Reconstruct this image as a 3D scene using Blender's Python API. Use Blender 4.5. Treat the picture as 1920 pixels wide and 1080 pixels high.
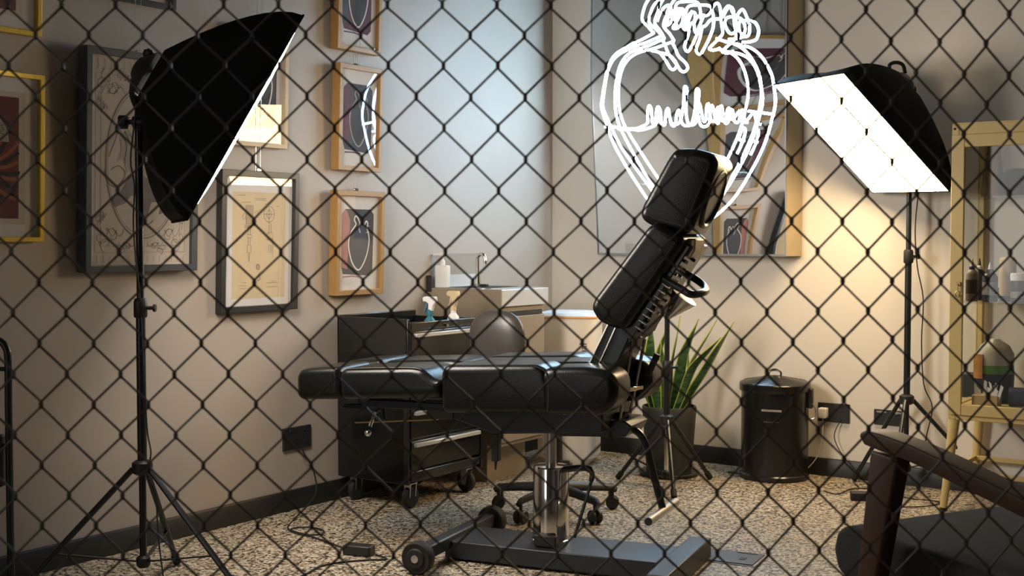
import bpy, math, random
from mathutils import Vector, Matrix
R = math.radians
sc = bpy.context.scene
for o in list(bpy.data.objects): bpy.data.objects.remove(o)
COL = sc.collection

# ------------------------------------------------------------------ camera
FPX = 2330.0; TH = math.atan(90 / FPX); CAMH = 1.1
cd = bpy.data.cameras.new('camera'); cam = bpy.data.objects.new('camera', cd); COL.objects.link(cam)
cam.location = (0, 0, CAMH); cam.rotation_euler = (R(90) - TH, 0, 0)
cd.sensor_width = 36; cd.lens = 36 * FPX / 1920; cd.clip_start = 0.05
cd.dof.use_dof = True; cd.dof.focus_distance = 4.4; cd.dof.aperture_fstop = 10
sc.camera = cam
# ------------------------------------------------------------------ world, exposure
w = bpy.data.worlds.new('world'); sc.world = w; w.use_nodes = True
w.node_tree.nodes['Background'].inputs[0].default_value = (0.85, 0.80, 1.0, 1)
w.node_tree.nodes['Background'].inputs[1].default_value = 0.02
sc.view_settings.view_transform = 'Standard'; sc.view_settings.look = 'None'
sc.view_settings.gamma = 1; sc.view_settings.use_curve_mapping = False
sc.view_settings.exposure = 0.0
SOFT_R, SOFT_L, NEON = 24.0, 34.0, 46.0      # emission of the two softbox diffusers and of the neon tubes

ADDED_FILL = 24.0                                  # added fill lamp far behind the camera, lifts the right wall
# ------------------------------------------------------------------ measuring helpers
FW = Vector((0, math.cos(TH), -math.sin(TH))); UP = Vector((0, math.sin(TH), math.cos(TH)))
C0 = Vector((0, 0, CAMH))
def ray(x, y): return FW + Vector((1, 0, 0)) * ((x - 960) / FPX) + UP * ((540 - y) / FPX)
def floor_at(x, y, h=0.0):
    d = ray(x, y); return C0 + d * ((h - CAMH) / d.z)
def depth_at(x, y, Y):
    d = ray(x, y); return C0 + d * (Y / d.y)
def plane_at(x, y, p, n):
    d = ray(x, y); return C0 + d * ((p - C0).dot(n) / d.dot(n))
U1 = Vector((0.5705, 0.8213, 0)); U2 = Vector((0.8213, -0.5705, 0))
CN = Vector((0.215, 6.642, 0))
AL = math.atan2(U1.y, U1.x); AR = math.atan2(U2.y, U2.x)
def LW(s, z, off=0.0): return CN - U1 * s + U2 * off + Vector((0, 0, z))       # on the left wall
def RW(t, z, off=0.0): return CN + U2 * t - U1 * off + Vector((0, 0, z))       # on the right wall
dl = bpy.data.lights.new('added_fill_lamp', 'AREA'); dl.shape = 'RECTANGLE'; dl.size = 1.5; dl.size_y = 2.2; dl.energy = ADDED_FILL; dl.color = (1.0, 0.98, 0.94)
do_ = bpy.data.objects.new('added_fill_lamp', dl); COL.objects.link(do_); do_.location = LW(8.75, 1.55, 1.05)
do_.rotation_euler = (R(90), 0, math.atan2(-U1.x, U1.y))  # unseen area lamp, added to brighten the right wall
class Fr:
    def __init__(s, o, ang): s.o = Vector(o); s.a = ang; s.x = Vector((math.cos(ang), math.sin(ang), 0)); s.y = Vector((-math.sin(ang), math.cos(ang), 0))
    def loc(s, P): d = P - s.o; return Vector((d.dot(s.x), d.dot(s.y), d.z))
    def q(s, x, y, v): return s.loc(plane_at(x, y, s.o + s.y * v, s.y))
    def qx(s, x, y, u): return s.loc(plane_at(x, y, s.o + s.x * u, s.x))
    def qz(s, x, y, z): return s.loc(floor_at(x, y, z))

# ------------------------------------------------------------------ mesh builder
class MB:
    def __init__(s): s.v = []; s.f = []
    def add(s, vs, fs):
        n = len(s.v); s.v += [Vector(p) for p in vs]; s.f += [tuple(i + n for i in f) for f in fs]; return n
    def box(s, x0, x1, y0, y1, z0, z1, m=None):
        vs = [(x, y, z) for z in (z0, z1) for y in (y0, y1) for x in (x0, x1)]
        if m: vs = [m @ Vector(p) for p in vs]
        s.add(vs, [(0, 2, 3, 1), (4, 5, 7, 6), (0, 1, 5, 4), (2, 6, 7, 3), (0, 4, 6, 2), (1, 3, 7, 5)]); return s
    def bar(s, a, b, w, h, up=(0, 0, 1)):
        a = Vector(a); b = Vector(b); d = (b - a).normalized(); sx = d.cross(Vector(up))
        if sx.length < 1e-3: sx = d.cross(Vector((1, 0, 0)))
        sx.normalize(); sy = sx.cross(d)
        vs = [p + sx * i * w / 2 + sy * j * h / 2 for p in (a, b) for i, j in ((-1, -1), (1, -1), (1, 1), (-1, 1))]
        s.add(vs, [(3, 2, 1, 0), (4, 5, 6, 7), (0, 1, 5, 4), (1, 2, 6, 5), (2, 3, 7, 6), (3, 0, 4, 7)]); return s
    def prism(s, poly, y0, y1, ax='y'):
        n = len(poly)
        def P(p, y): return (p[0], y, p[1]) if ax == 'y' else ((p[0], p[1], y) if ax == 'z' else (y, p[0], p[1]))
        vs = [P(p, y0) for p in poly] + [P(p, y1) for p in poly]
        fs = [tuple(range(n)), tuple(range(2 * n - 1, n - 1, -1))] + [(i, i + n, (i + 1) % n + n, (i + 1) % n) for i in range(n)]
        s.add(vs, fs); return s
    def tube(s, pts, r, n=8, closed=False, flat=1.0):
        pts = [Vector(p) for p in pts]; k = len(pts)
        rs = r if isinstance(r, (list, tuple)) else [r] * k
        tan = []
        for i in range(k):
            a = pts[(i - 1) % k] if (closed or i > 0) else pts[i]; b = pts[(i + 1) % k] if (closed or i < k - 1) else pts[i]
            t = (b - a); tan.append(t.normalized() if t.length > 1e-9 else Vector((0, 0, 1)))
        nr = tan[0].orthogonal().normalized(); vs = []
        for i in range(k):
            nr = nr - tan[i] * nr.dot(tan[i])
            if nr.length < 1e-6: nr = tan[i].orthogonal()
            nr.normalize(); bn = tan[i].cross(nr)
            for j in range(n):
                a = 2 * math.pi * j / n; vs.append(pts[i] + nr * math.cos(a) * rs[i] + bn * math.sin(a) * rs[i] * flat)
        fs = []
        for i in range(k if closed else k - 1):
            i2 = (i + 1) % k
            for j in range(n): fs.append((i * n + j, i * n + (j + 1) % n, i2 * n + (j + 1) % n, i2 * n + j))
        if not closed: fs += [tuple(range(n - 1, -1, -1)), tuple((k - 1) * n + j for j in range(n))]
        s.add(vs, fs); return s
    def lathe(s, prof, n=32, c=(0, 0, 0), m=None, cap=True):
        vs = []
        for r, z in prof:
            for j in range(n):
                a = 2 * math.pi * j / n; p = Vector((r * math.cos(a), r * math.sin(a), z))
                vs.append((m @ p if m else p) + Vector(c))
        fs = []; k = len(prof)
        for i in range(k - 1):
            for j in range(n): fs.append((i * n + j, i * n + (j + 1) % n, (i + 1) * n + (j + 1) % n, (i + 1) * n + j))
        if cap: fs += [tuple(range(n - 1, -1, -1)), tuple((k - 1) * n + j for j in range(n))]
        s.add(vs, fs); return s
    def ball(s, c, r, n=16, sc3=(1, 1, 1), m=None):
        k = n // 2; prof = [(max(1e-5, math.sin(math.pi * i / k)) * r, -math.cos(math.pi * i / k) * r) for i in range(k + 1)]
        mm = Matrix.Diagonal((*sc3,)).to_3x3() if True else None
        if m: mm = m @ mm
        return s.lathe(prof, n, c, mm)
    def ribbon(s, pts, wd, y, closed=False):            # a flat inked stroke in the xz plane
        pts = [Vector((p[0], 0, p[1])) for p in pts]; k = len(pts); vs = []
        for i in range(k):
            a = pts[(i - 1) % k] if (closed or i > 0) else pts[i]; b = pts[(i + 1) % k] if (closed or i < k - 1) else pts[i]
            t = (b - a); t = t.normalized() if t.length > 1e-9 else Vector((1, 0, 0)); nn = Vector((-t.z, 0, t.x)) * wd / 2
            vs += [pts[i] + nn + Vector((0, y, 0)), pts[i] - nn + Vector((0, y, 0))]
        fs = [(2 * i, 2 * i + 1, 2 * ((i + 1) % k) + 1, 2 * ((i + 1) % k)) for i in range(k if closed else k - 1)]
        s.add(vs, fs); return s
    def poly(s, pts, y): s.add([(p[0], y, p[1]) for p in pts], [tuple(range(len(pts)))]); return s
    def rect(s, x0, x1, z0, z1, y): return s.poly([(x0, z0), (x1, z0), (x1, z1), (x0, z1)], y)
    def build(s, name, mat, parent=None, bevel=0, seg=3, sub=0, org=None, sharp=35, solid=0):
        me = bpy.data.meshes.new(name); vs = s.v; loc = Vector((0, 0, 0))
        if parent is None and vs:
            if org is None:
                xs = [p.x for p in vs]; ys = [p.y for p in vs]
                org = Vector(((min(xs) + max(xs)) / 2, (min(ys) + max(ys)) / 2, min(p.z for p in vs)))
            loc = Vector(org); vs = [p - loc for p in vs]
        me.from_pydata([tuple(p) for p in vs], [], s.f); me.update()
        import bmesh
        b = bmesh.new(); b.from_mesh(me); bmesh.ops.recalc_face_normals(b, faces=b.faces); b.to_mesh(me); b.free()
        for p in me.polygons: p.use_smooth = True
        me.set_sharp_from_angle(angle=R(sharp))
        me.materials.append(mat)
        o = bpy.data.objects.new(name, me); COL.objects.link(o); o.location = loc
        if parent: o.parent = parent
        if solid: md = o.modifiers.new('s', 'SOLIDIFY'); md.thickness = solid
        if bevel:
            md = o.modifiers.new('b', 'BEVEL'); md.width = bevel; md.segments = seg; md.limit_method = 'ANGLE'; md.angle_limit = R(28); md.harden_normals = False
            me.set_sharp_from_angle(angle=R(180)) if seg >= 3 else None
        if sub: md = o.modifiers.new('u', 'SUBSURF'); md.levels = sub; md.render_levels = sub
        return o
def thing(name, label, cat, loc=(0, 0, 0), rz=0, group=None, rx=0):
    o = bpy.data.objects.new(name, None); COL.objects.link(o); o.location = loc; o.rotation_euler = (rx, 0, rz)
    o.empty_display_size = 0.05
    return tag(o, label, cat, group)
def tag(o, label, cat, group=None):
    o['label'] = label; o['category'] = cat
    if group: o['group'] = group
    return o
def struct(o): o['kind'] = 'structure'; return o
def copy_tree(o, parent=None):
    c = o.copy(); COL.objects.link(c)
    if parent: c.parent = parent
    for ch in list(o.children): copy_tree(ch, c)
    return c
def smooth_path(pts, n=6, closed=False):                # Catmull-Rom
    pts = [Vector(p) for p in pts]; out = []; k = len(pts)
    for i in range(k if closed else k - 1):
        if closed: p0, p1, p2, p3 = pts[(i - 1) % k], pts[i], pts[(i + 1) % k], pts[(i + 2) % k]
        else: p0 = pts[max(i - 1, 0)]; p1 = pts[i]; p2 = pts[i + 1]; p3 = pts[min(i + 2, k - 1)]
        for j in range(n):
            t = j / n
            out.append(0.5 * ((2 * p1) + (p2 - p0) * t + (2 * p0 - 5 * p1 + 4 * p2 - p3) * t * t + (3 * p1 - p0 - 3 * p2 + p3) * t ** 3))
    if not closed: out.append(pts[-1])
    return out
def sm2(pts, n=5, closed=False): return [(p.x, p.z) for p in smooth_path([(a, 0, b) for a, b in pts], n, closed)]
def rrect(x0, x1, z0, z1, r, n=6):
    out = []
    for cx, cz, a0 in ((x1 - r, z1 - r, 0), (x0 + r, z1 - r, 90), (x0 + r, z0 + r, 180), (x1 - r, z0 + r, 270)):
        for i in range(n + 1): a = R(a0 + 90 * i / n); out.append((cx + r * math.cos(a), cz + r * math.sin(a)))
    return out
def ell(cx, cz, rx, rz, n=40, a0=0, a1=360): return [(cx + rx * math.cos(R(a0 + (a1 - a0) * i / n)), cz + rz * math.sin(R(a0 + (a1 - a0) * i / n))) for i in range(n + (0 if a1 - a0 >= 360 else 1))]

# ------------------------------------------------------------------ materials
def mat(name, col, rough=0.5, metal=0.0, spec=0.5, emit=None, es=0, noise=0, nscale=20, bump=0, bscale=80, coat=0, trans=0, alpha=1, stretch=None):
    m = bpy.data.materials.new(name); m.use_nodes = True; nt = m.node_tree; b = nt.nodes['Principled BSDF']
    b.inputs['Base Color'].default_value = (*col, 1); b.inputs['Roughness'].default_value = rough; b.inputs['Metallic'].default_value = metal
    b.inputs['Specular IOR Level'].default_value = spec; b.inputs['Coat Weight'].default_value = coat; b.inputs['Transmission Weight'].default_value = trans; b.inputs['Alpha'].default_value = alpha
    if emit: b.inputs['Emission Color'].default_value = (*emit, 1); b.inputs['Emission Strength'].default_value = es
    tc = nt.nodes.new('ShaderNodeTexCoord'); co = tc.outputs['Object']
    if stretch:
        mp = nt.nodes.new('ShaderNodeMapping'); mp.inputs['Scale'].default_value = stretch; nt.links.new(co, mp.inputs[0]); co = mp.outputs[0]
    if noise:
        n = nt.nodes.new('ShaderNodeTexNoise'); n.inputs['Scale'].default_value = nscale; n.inputs['Detail'].default_value = 5; nt.links.new(co, n.inputs['Vector'])
        r = nt.nodes.new('ShaderNodeMapRange'); r.inputs['To Min'].default_value = 1 - noise; r.inputs['To Max'].default_value = 1 + noise; nt.links.new(n.outputs['Fac'], r.inputs['Value'])
        x = nt.nodes.new('ShaderNodeVectorMath'); x.operation = 'SCALE'; x.inputs[0].default_value = col; nt.links.new(r.outputs[0], x.inputs['Scale']); nt.links.new(x.outputs[0], b.inputs['Base Color'])
    if bump:
        n = nt.nodes.new('ShaderNodeTexNoise'); n.inputs['Scale'].default_value = bscale; n.inputs['Detail'].default_value = 4; nt.links.new(co, n.inputs['Vector'])
        bp = nt.nodes.new('ShaderNodeBump'); bp.inputs['Strength'].default_value = bump; bp.inputs['Distance'].default_value = 0.002; nt.links.new(n.outputs['Fac'], bp.inputs['Height']); nt.links.new(bp.outputs[0], b.inputs['Normal'])
    return m
def glass_mat(name, tint=(1, 1, 1), boost=1.0):
    m = bpy.data.materials.new(name); m.use_nodes = True; nt = m.node_tree; nt.nodes.clear()
    out = nt.nodes.new('ShaderNodeOutputMaterial'); mx = nt.nodes.new('ShaderNodeMixShader'); t = nt.nodes.new('ShaderNodeBsdfTransparent'); g = nt.nodes.new('ShaderNodeBsdfGlossy')
    t.inputs[0].default_value = (*tint, 1); g.inputs['Roughness'].default_value = 0.015
    lw = nt.nodes.new('ShaderNodeLayerWeight'); pw = nt.nodes.new('ShaderNodeMath'); pw.operation = 'POWER'; pw.inputs[1].default_value = 5
    ml = nt.nodes.new('ShaderNodeMath'); ml.operation = 'MULTIPLY_ADD'; ml.inputs[1].default_value = .92 * boost; ml.inputs[2].default_value = .075 * boost; ml.use_clamp = True
    nt.links.new(lw.outputs['Facing'], pw.inputs[0]); nt.links.new(pw.outputs[0], ml.inputs[0]); nt.links.new(ml.outputs[0], mx.inputs[0]); nt.links.new(t.outputs[0], mx.inputs[1]); nt.links.new(g.outputs[0], mx.inputs[2]); nt.links.new(mx.outputs[0], out.inputs[0])
    return m
def emis(name, col, s):
    m = bpy.data.materials.new(name); m.use_nodes = True; nt = m.node_tree; nt.nodes.clear()
    out = nt.nodes.new('ShaderNodeOutputMaterial'); e = nt.nodes.new('ShaderNodeEmission'); e.inputs[0].default_value = (*col, 1); e.inputs[1].default_value = s
    nt.links.new(e.outputs[0], out.inputs[0]); return m
M = {}
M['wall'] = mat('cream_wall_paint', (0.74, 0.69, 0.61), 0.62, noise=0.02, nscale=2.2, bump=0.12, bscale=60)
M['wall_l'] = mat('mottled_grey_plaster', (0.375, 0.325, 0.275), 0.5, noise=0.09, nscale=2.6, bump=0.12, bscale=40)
M['ceil'] = mat('ceiling_paint', (0.16, 0.155, 0.15), 0.8, noise=0.03)
M['skirt'] = mat('black_skirting', (0.012, 0.013, 0.012), 0.45, noise=0.1)
M['leather'] = mat('black_leather', (0.0045, 0.0048, 0.0042), 0.30, spec=0.34, noise=0.2, nscale=12, bump=0.25, bscale=260)
M['leather_edge'] = mat('leather_piping', (0.02, 0.019, 0.017), 0.4, bump=0.2, bscale=200)
M['blackmetal'] = mat('black_metal', (0.012, 0.013, 0.013), 0.38, 0.0, noise=0.15)
M['satin'] = mat('satin_black_steel', (0.02, 0.023, 0.024), 0.28, 0.3, noise=0.12)
M['basepaint'] = mat('black_powder_coat', (0.022, 0.026, 0.03), 0.42, 0.2, noise=0.15, bump=0.1)
M['plastic'] = mat('black_plastic', (0.013, 0.013, 0.013), 0.5, noise=0.1)
M['rubber'] = mat('black_rubber', (0.01, 0.01, 0.01), 0.7, noise=0.1)
M['chrome'] = mat('chrome', (0.72, 0.69, 0.66), 0.08, 1.0, noise=0.02)
M['steel'] = mat('brushed_steel', (0.55, 0.54, 0.52), 0.28, 1.0, noise=0.05, stretch=(1, 1, 30))
M['fabric'] = mat('black_softbox_fabric', (0.007, 0.008, 0.008), 0.8, spec=0.2, bump=0.2, bscale=300)
M['lining'] = mat('silver_lining', (0.6, 0.6, 0.6), 0.3, 0.7)
M['wood'] = mat('oak_frame', (0.33, 0.18, 0.055), 0.45, noise=0.22, nscale=30, stretch=(6, 6, 1))
M['palewood'] = mat('pale_wood_frame', (0.50, 0.38, 0.24), 0.45, noise=0.15, nscale=30, stretch=(6, 6, 1))
M['gold'] = mat('gold_frame', (0.62, 0.42, 0.07), 0.35, 0.65, noise=0.25, nscale=25, stretch=(5, 5, 1))
M['blackwood'] = mat('black_wood_frame', (0.018, 0.02, 0.02), 0.35, noise=0.15)
M['greyframe'] = mat('dark_grey_frame', (0.05, 0.055, 0.06), 0.35, 0.2, noise=0.1)
M['paper'] = mat('white_mount_board', (0.62, 0.59, 0.56), 0.8, noise=0.02)
M['oldpaper'] = mat('aged_paper', (0.58, 0.46, 0.29), 0.8, noise=0.1, nscale=14)
M['cream'] = mat('cream_print_paper', (0.55, 0.47, 0.39), 0.8, noise=0.04)
M['ink'] = mat('black_ink', (0.035, 0.03, 0.028), 0.8, noise=0.1)
M['greyink'] = mat('grey_pencil', (0.16, 0.14, 0.13), 0.8, noise=0.3, nscale=40)
M['wash'] = mat('grey_wash', (0.20, 0.18, 0.17), 0.8, noise=0.4, nscale=18)
M['lightwash'] = mat('light_wash', (0.36, 0.32, 0.29), 0.8, noise=0.3, nscale=18)
M['slate'] = mat('slate_paint', (0.045, 0.05, 0.07), 0.7, noise=0.35, nscale=9)
M['slate2'] = mat('charcoal_paint', (0.045, 0.04, 0.04), 0.7, noise=0.4, nscale=9)
M['maroon'] = mat('maroon_paint', (0.10, 0.03, 0.045), 0.7, noise=0.4, nscale=9)
M['pink'] = mat('dusty_pink_paint', (0.36, 0.14, 0.12), 0.7, noise=0.3, nscale=12)
M['chalk'] = mat('chalk_white_paint', (0.72, 0.70, 0.66), 0.7, noise=0.05)
M['red'] = mat('dark_red_ink', (0.12, 0.022, 0.018), 0.7, noise=0.3, nscale=25)
M['orange'] = mat('rust_orange_ink', (0.28, 0.08, 0.03), 0.7, noise=0.3, nscale=25)
M['ochre'] = mat('ochre_ink', (0.35, 0.25, 0.08), 0.7, noise=0.3, nscale=25)
M['greycream'] = mat('grey_cream_ink', (0.33, 0.30, 0.25), 0.7, noise=0.3, nscale=25)
M['glass'] = glass_mat('picture_glass')
M['clear'] = glass_mat('clear_glass', (0.97, 0.98, 0.97), .5)
M['splash'] = glass_mat('clear_splash_panel', (0.98, 0.985, 0.985), .45)
M['mirror'] = mat('mirror_silver', (0.80, 0.82, 0.84), 0.012, 1.0)
M['mirrorside'] = mat('brass_coloured_metal', (0.42, 0.34, 0.22), 0.35, 0.6, noise=0.08)
M['mirroredge'] = mat('aluminium_edge', (0.35, 0.36, 0.37), 0.3, 0.9)
M['neon'] = emis('neon_tube_glow', (0.50, 0.76, 1.0), NEON)
M['soft_r'] = emis('softbox_diffuser_glow_right', (1.0, 0.73, 0.41), SOFT_R)
M['soft_l'] = emis('softbox_diffuser_glow_left', (1.0, 0.89, 0.78), SOFT_L)
M['cabinet'] = mat('yellow_enamel', (0.62, 0.47, 0.19), 0.35, 0.0, noise=0.05)
M['white'] = mat('white_plastic', (0.75, 0.74, 0.72), 0.4, noise=0.03)
M['whitebin'] = mat('warm_white_plastic', (0.80, 0.72, 0.61), 0.45, noise=0.03)
M['lidwhite'] = mat('bluish_white_lid', (0.70, 0.76, 0.84), 0.4, noise=0.02)
M['orangeliner'] = mat('orange_liner', (0.75, 0.33, 0.10), 0.5, noise=0.05)
M['blue'] = mat('navy_blue_print', (0.02, 0.04, 0.16), 0.6)
M['sinkbody'] = mat('greige_laminate', (0.27, 0.215, 0.15), 0.5, noise=0.04)
M['counter'] = mat('grey_counter_edge', (0.60, 0.61, 0.62), 0.3, 0.3, noise=0.04)
M['endsteel'] = mat('tan_brushed_steel', (0.46, 0.39, 0.29), 0.3, 0.6, noise=0.05)
M['shadowgap'] = mat('dark_recess', (0.02, 0.018, 0.015), 0.7)
M['teal'] = mat('teal_plastic', (0.03, 0.16, 0.22), 0.4)
M['trigger'] = mat('cream_plastic', (0.62, 0.48, 0.30), 0.45)
M['trolley'] = mat('gloss_black_enamel', (0.009, 0.010, 0.010), 0.16, 0.0, spec=0.6, noise=0.1)
M['stoolpad'] = mat('grey_brown_vinyl', (0.06, 0.054, 0.05), 0.33, noise=0.1, bump=0.15, bscale=200)
M['pot'] = mat('dark_grey_pot', (0.03, 0.031, 0.027), 0.6, noise=0.12)
M['soil'] = mat('dark_soil', (0.03, 0.022, 0.015), 0.95, noise=0.4, nscale=60, bump=1, bscale=60)
M['bin'] = mat('black_enamel_bin', (0.009, 0.009, 0.009), 0.22, noise=0.1)
M['walnut'] = mat('walnut_wood', (0.05, 0.024, 0.013), 0.55, spec=.25, noise=0.3, nscale=22, stretch=(1, 7, 7))
M['upholstery'] = mat('charcoal_wool', (0.035, 0.037, 0.038), 0.95, spec=0.2, noise=0.35, nscale=160, bump=0.6, bscale=350)
M['socket'] = mat('black_socket_plate', (0.02, 0.022, 0.022), 0.35)
M['socketgrey'] = mat('grey_switch', (0.30, 0.28, 0.25), 0.4)
M['cable'] = mat('black_cable', (0.01, 0.01, 0.01), 0.5)
M['whitecable'] = mat('white_cable', (0.55, 0.5, 0.42), 0.5)
M['hatch'] = mat('dark_floor_hatch', (0.06, 0.06, 0.065), 0.45, 0.4, noise=0.25, nscale=15)
M['fence'] = mat('dark_brown_fence_wire', (0.085, 0.062, 0.048), 0.5, 0.0, spec=.35, noise=0.2, nscale=60)
M['straw'] = mat('woven_straw', (0.22, 0.15, 0.075), 0.8, noise=0.35, nscale=60, bump=0.8, bscale=120)
M['darkfelt'] = mat('dark_felt', (0.03, 0.027, 0.022), 0.9, noise=0.2)
M['bagclear'] = mat('pale_bag_film', (0.48, 0.46, 0.42), 0.35, bump=0.6, bscale=25)
M['green'] = mat('leaf_green_print', (0.10, 0.30, 0.05), 0.5)
M['navy'] = mat('dark_navy_print', (0.02, 0.025, 0.06), 0.5, noise=0.3, nscale=10)
M['wicker'] = mat('tan_card', (0.42, 0.30, 0.14), 0.7, noise=0.2)
M['brass'] = mat('old_brass', (0.35, 0.25, 0.10), 0.35, 0.9)
# floor of small stone chips
m = bpy.data.materials.new('speckled_stone_chip_floor'); m.use_nodes = True; nt = m.node_tree; b = nt.nodes['Principled BSDF']
tc = nt.nodes.new('ShaderNodeTexCoord')
vo = nt.nodes.new('ShaderNodeTexVoronoi'); vo.inputs['Scale'].default_value = 125; nt.links.new(tc.outputs['Object'], vo.inputs['Vector'])
sp = nt.nodes.new('ShaderNodeSeparateColor'); nt.links.new(vo.outputs['Color'], sp.inputs[0])
rp = nt.nodes.new('ShaderNodeValToRGB'); rp.color_ramp.interpolation = 'CONSTANT'; cr = rp.color_ramp
cr.elements[0].position = 0; cr.elements[0].color = (0.028, 0.024, 0.02, 1)
for p, c in ((0.20, (0.10, 0.075, 0.045)), (0.34, (0.30, 0.235, 0.15)), (0.56, (0.42, 0.34, 0.235)), (0.80, (0.56, 0.50, 0.40))):
    e = cr.elements.new(p); e.color = (*c, 1)
cr.elements[-1].position = 0.99; cr.elements[-1].color = (0.55, 0.52, 0.46, 1)
nt.links.new(sp.outputs[0], rp.inputs[0]); nt.links.new(rp.outputs[0], b.inputs['Base Color'])
b.inputs['Roughness'].default_value = 0.5
bp = nt.nodes.new('ShaderNodeBump'); bp.inputs['Strength'].default_value = 0.5; bp.inputs['Distance'].default_value = 0.002; bp.invert = True
nt.links.new(vo.outputs['Distance'], bp.inputs['Height']); nt.links.new(bp.outputs[0], b.inputs['Normal']); M['floor'] = m
# snake plant leaf: banded green with a yellow margin stored as a vertex attribute
def leaf_mat(name, c1, c2):
    m = bpy.data.materials.new(name); m.use_nodes = True; nt = m.node_tree; b = nt.nodes['Principled BSDF']
    tc = nt.nodes.new('ShaderNodeTexCoord'); wv = nt.nodes.new('ShaderNodeTexNoise'); mp = nt.nodes.new('ShaderNodeMapping'); mp.inputs['Scale'].default_value = (14, 14, 60)
    nt.links.new(tc.outputs['Object'], mp.inputs[0]); nt.links.new(mp.outputs[0], wv.inputs['Vector']); wv.inputs['Scale'].default_value = 1.2
    rp = nt.nodes.new('ShaderNodeValToRGB'); rp.color_ramp.elements[0].position = 0.4; rp.color_ramp.elements[0].color = (*c1, 1); rp.color_ramp.elements[1].position = 0.6; rp.color_ramp.elements[1].color = (*c2, 1)
    nt.links.new(wv.outputs['Fac'], rp.inputs[0]); nt.links.new(rp.outputs[0], b.inputs['Base Color']); b.inputs['Roughness'].default_value = 0.35; return m
M['leaf'] = leaf_mat('banded_green_leaf', (0.012, 0.05, 0.018), (0.05, 0.11, 0.045))
M['leafedge'] = mat('yellow_green_leaf_margin', (0.33, 0.40, 0.05), 0.4, noise=0.2)

# ------------------------------------------------------------------ room
def quadbox(name, mt, P, Q, th, z0, z1, nrm):   # wall slab from P to Q, thickness th behind
    mb = MB(); vs = []
    for z in (z0, z1):
        for p in (P, Q, Q + nrm * th, P + nrm * th): vs.append((p.x, p.y, z))
    mb.add(vs, [(0, 1, 2, 3), (7, 6, 5, 4), (0, 4, 5, 1), (1, 5, 6, 2), (2, 6, 7, 3), (3, 7, 4, 0)])
    return mb.build(name, mt)
HC = 3.0
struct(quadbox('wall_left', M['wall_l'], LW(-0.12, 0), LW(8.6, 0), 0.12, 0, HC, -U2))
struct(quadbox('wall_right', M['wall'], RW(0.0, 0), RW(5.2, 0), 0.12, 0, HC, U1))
fl = MB(); c = [LW(-0.12, 0, -0.12), LW(8.6, 0, -0.12), LW(8.6, 0, 5.3), LW(-0.12, 0, 5.3)]
fl.add([(p.x, p.y, z) for z in (-0.1, 0) for p in c], [(3, 2, 1, 0), (4, 5, 6, 7), (0, 1, 5, 4), (1, 2, 6, 5), (2, 3, 7, 6), (3, 0, 4, 7)]); struct(fl.build('floor', M['floor']))
fl = MB(); fl.add([(p.x, p.y, z) for z in (HC, HC + 0.1) for p in c], [(3, 2, 1, 0), (4, 5, 6, 7), (0, 1, 5, 4), (1, 2, 6, 5), (2, 3, 7, 6), (3, 0, 4, 7)]); struct(fl.build('ceiling', M['ceil']))
def skirt(name, A, B, n):
    mb = MB(); vs = []
    for p in (A, B):
        for o_, z in ((0, 0), (0.014, 0), (0.014, 0.076), (0.010, 0.082), (0, 0.082)): q = p + n * o_; vs.append((q.x, q.y, z))
    mb.add(vs, [(0, 1, 2, 3, 4), (9, 8, 7, 6, 5)] + [(i, (i + 1) % 5, (i + 1) % 5 + 5, i + 5) for i in range(5)]); struct(mb.build(name, M['skirt']))
# the rest of the room, behind and right of the camera, with an added window frame around the fill lamp
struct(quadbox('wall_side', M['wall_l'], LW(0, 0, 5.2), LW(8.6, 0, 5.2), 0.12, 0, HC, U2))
bw = MB(); bf = Fr(LW(8.6, 0), AR)
for a in ((0, .3, 0, HC), (1.8, 5.2, 0, HC), (.3, 1.8, 0, .4), (.3, 1.8, 2.7, HC)):
    n0 = len(bw.v); bw.box(a[0], a[1], -.12, 0, a[2], a[3])
    for i in range(n0, len(bw.v)): p = bw.v[i]; bw.v[i] = bf.o + bf.x * p.x + bf.y * p.y + Vector((0, 0, p.z))
struct(bw.build('wall_back', M['wall_l']))
bw = MB()
for a in ((.3, .35, .4, 2.7), (1.75, 1.8, .4, 2.7), (.3, 1.8, .4, .45), (.3, 1.8, 2.65, 2.7)):
    n0 = len(bw.v); bw.box(a[0], a[1], -.08, -.03, a[2], a[3])
    for i in range(n0, len(bw.v)): p = bw.v[i]; bw.v[i] = bf.o + bf.x * p.x + bf.y * p.y + Vector((0, 0, p.z))
struct(bw.build('added_window', M['blackmetal']))  # unseen window frame, added to house the fill lamp
skirt('baseboard_left', LW(0.014, 0), LW(8.6, 0), U2)
skirt('baseboard_right', RW(0, 0), RW(5.2, 0), -U1)

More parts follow.
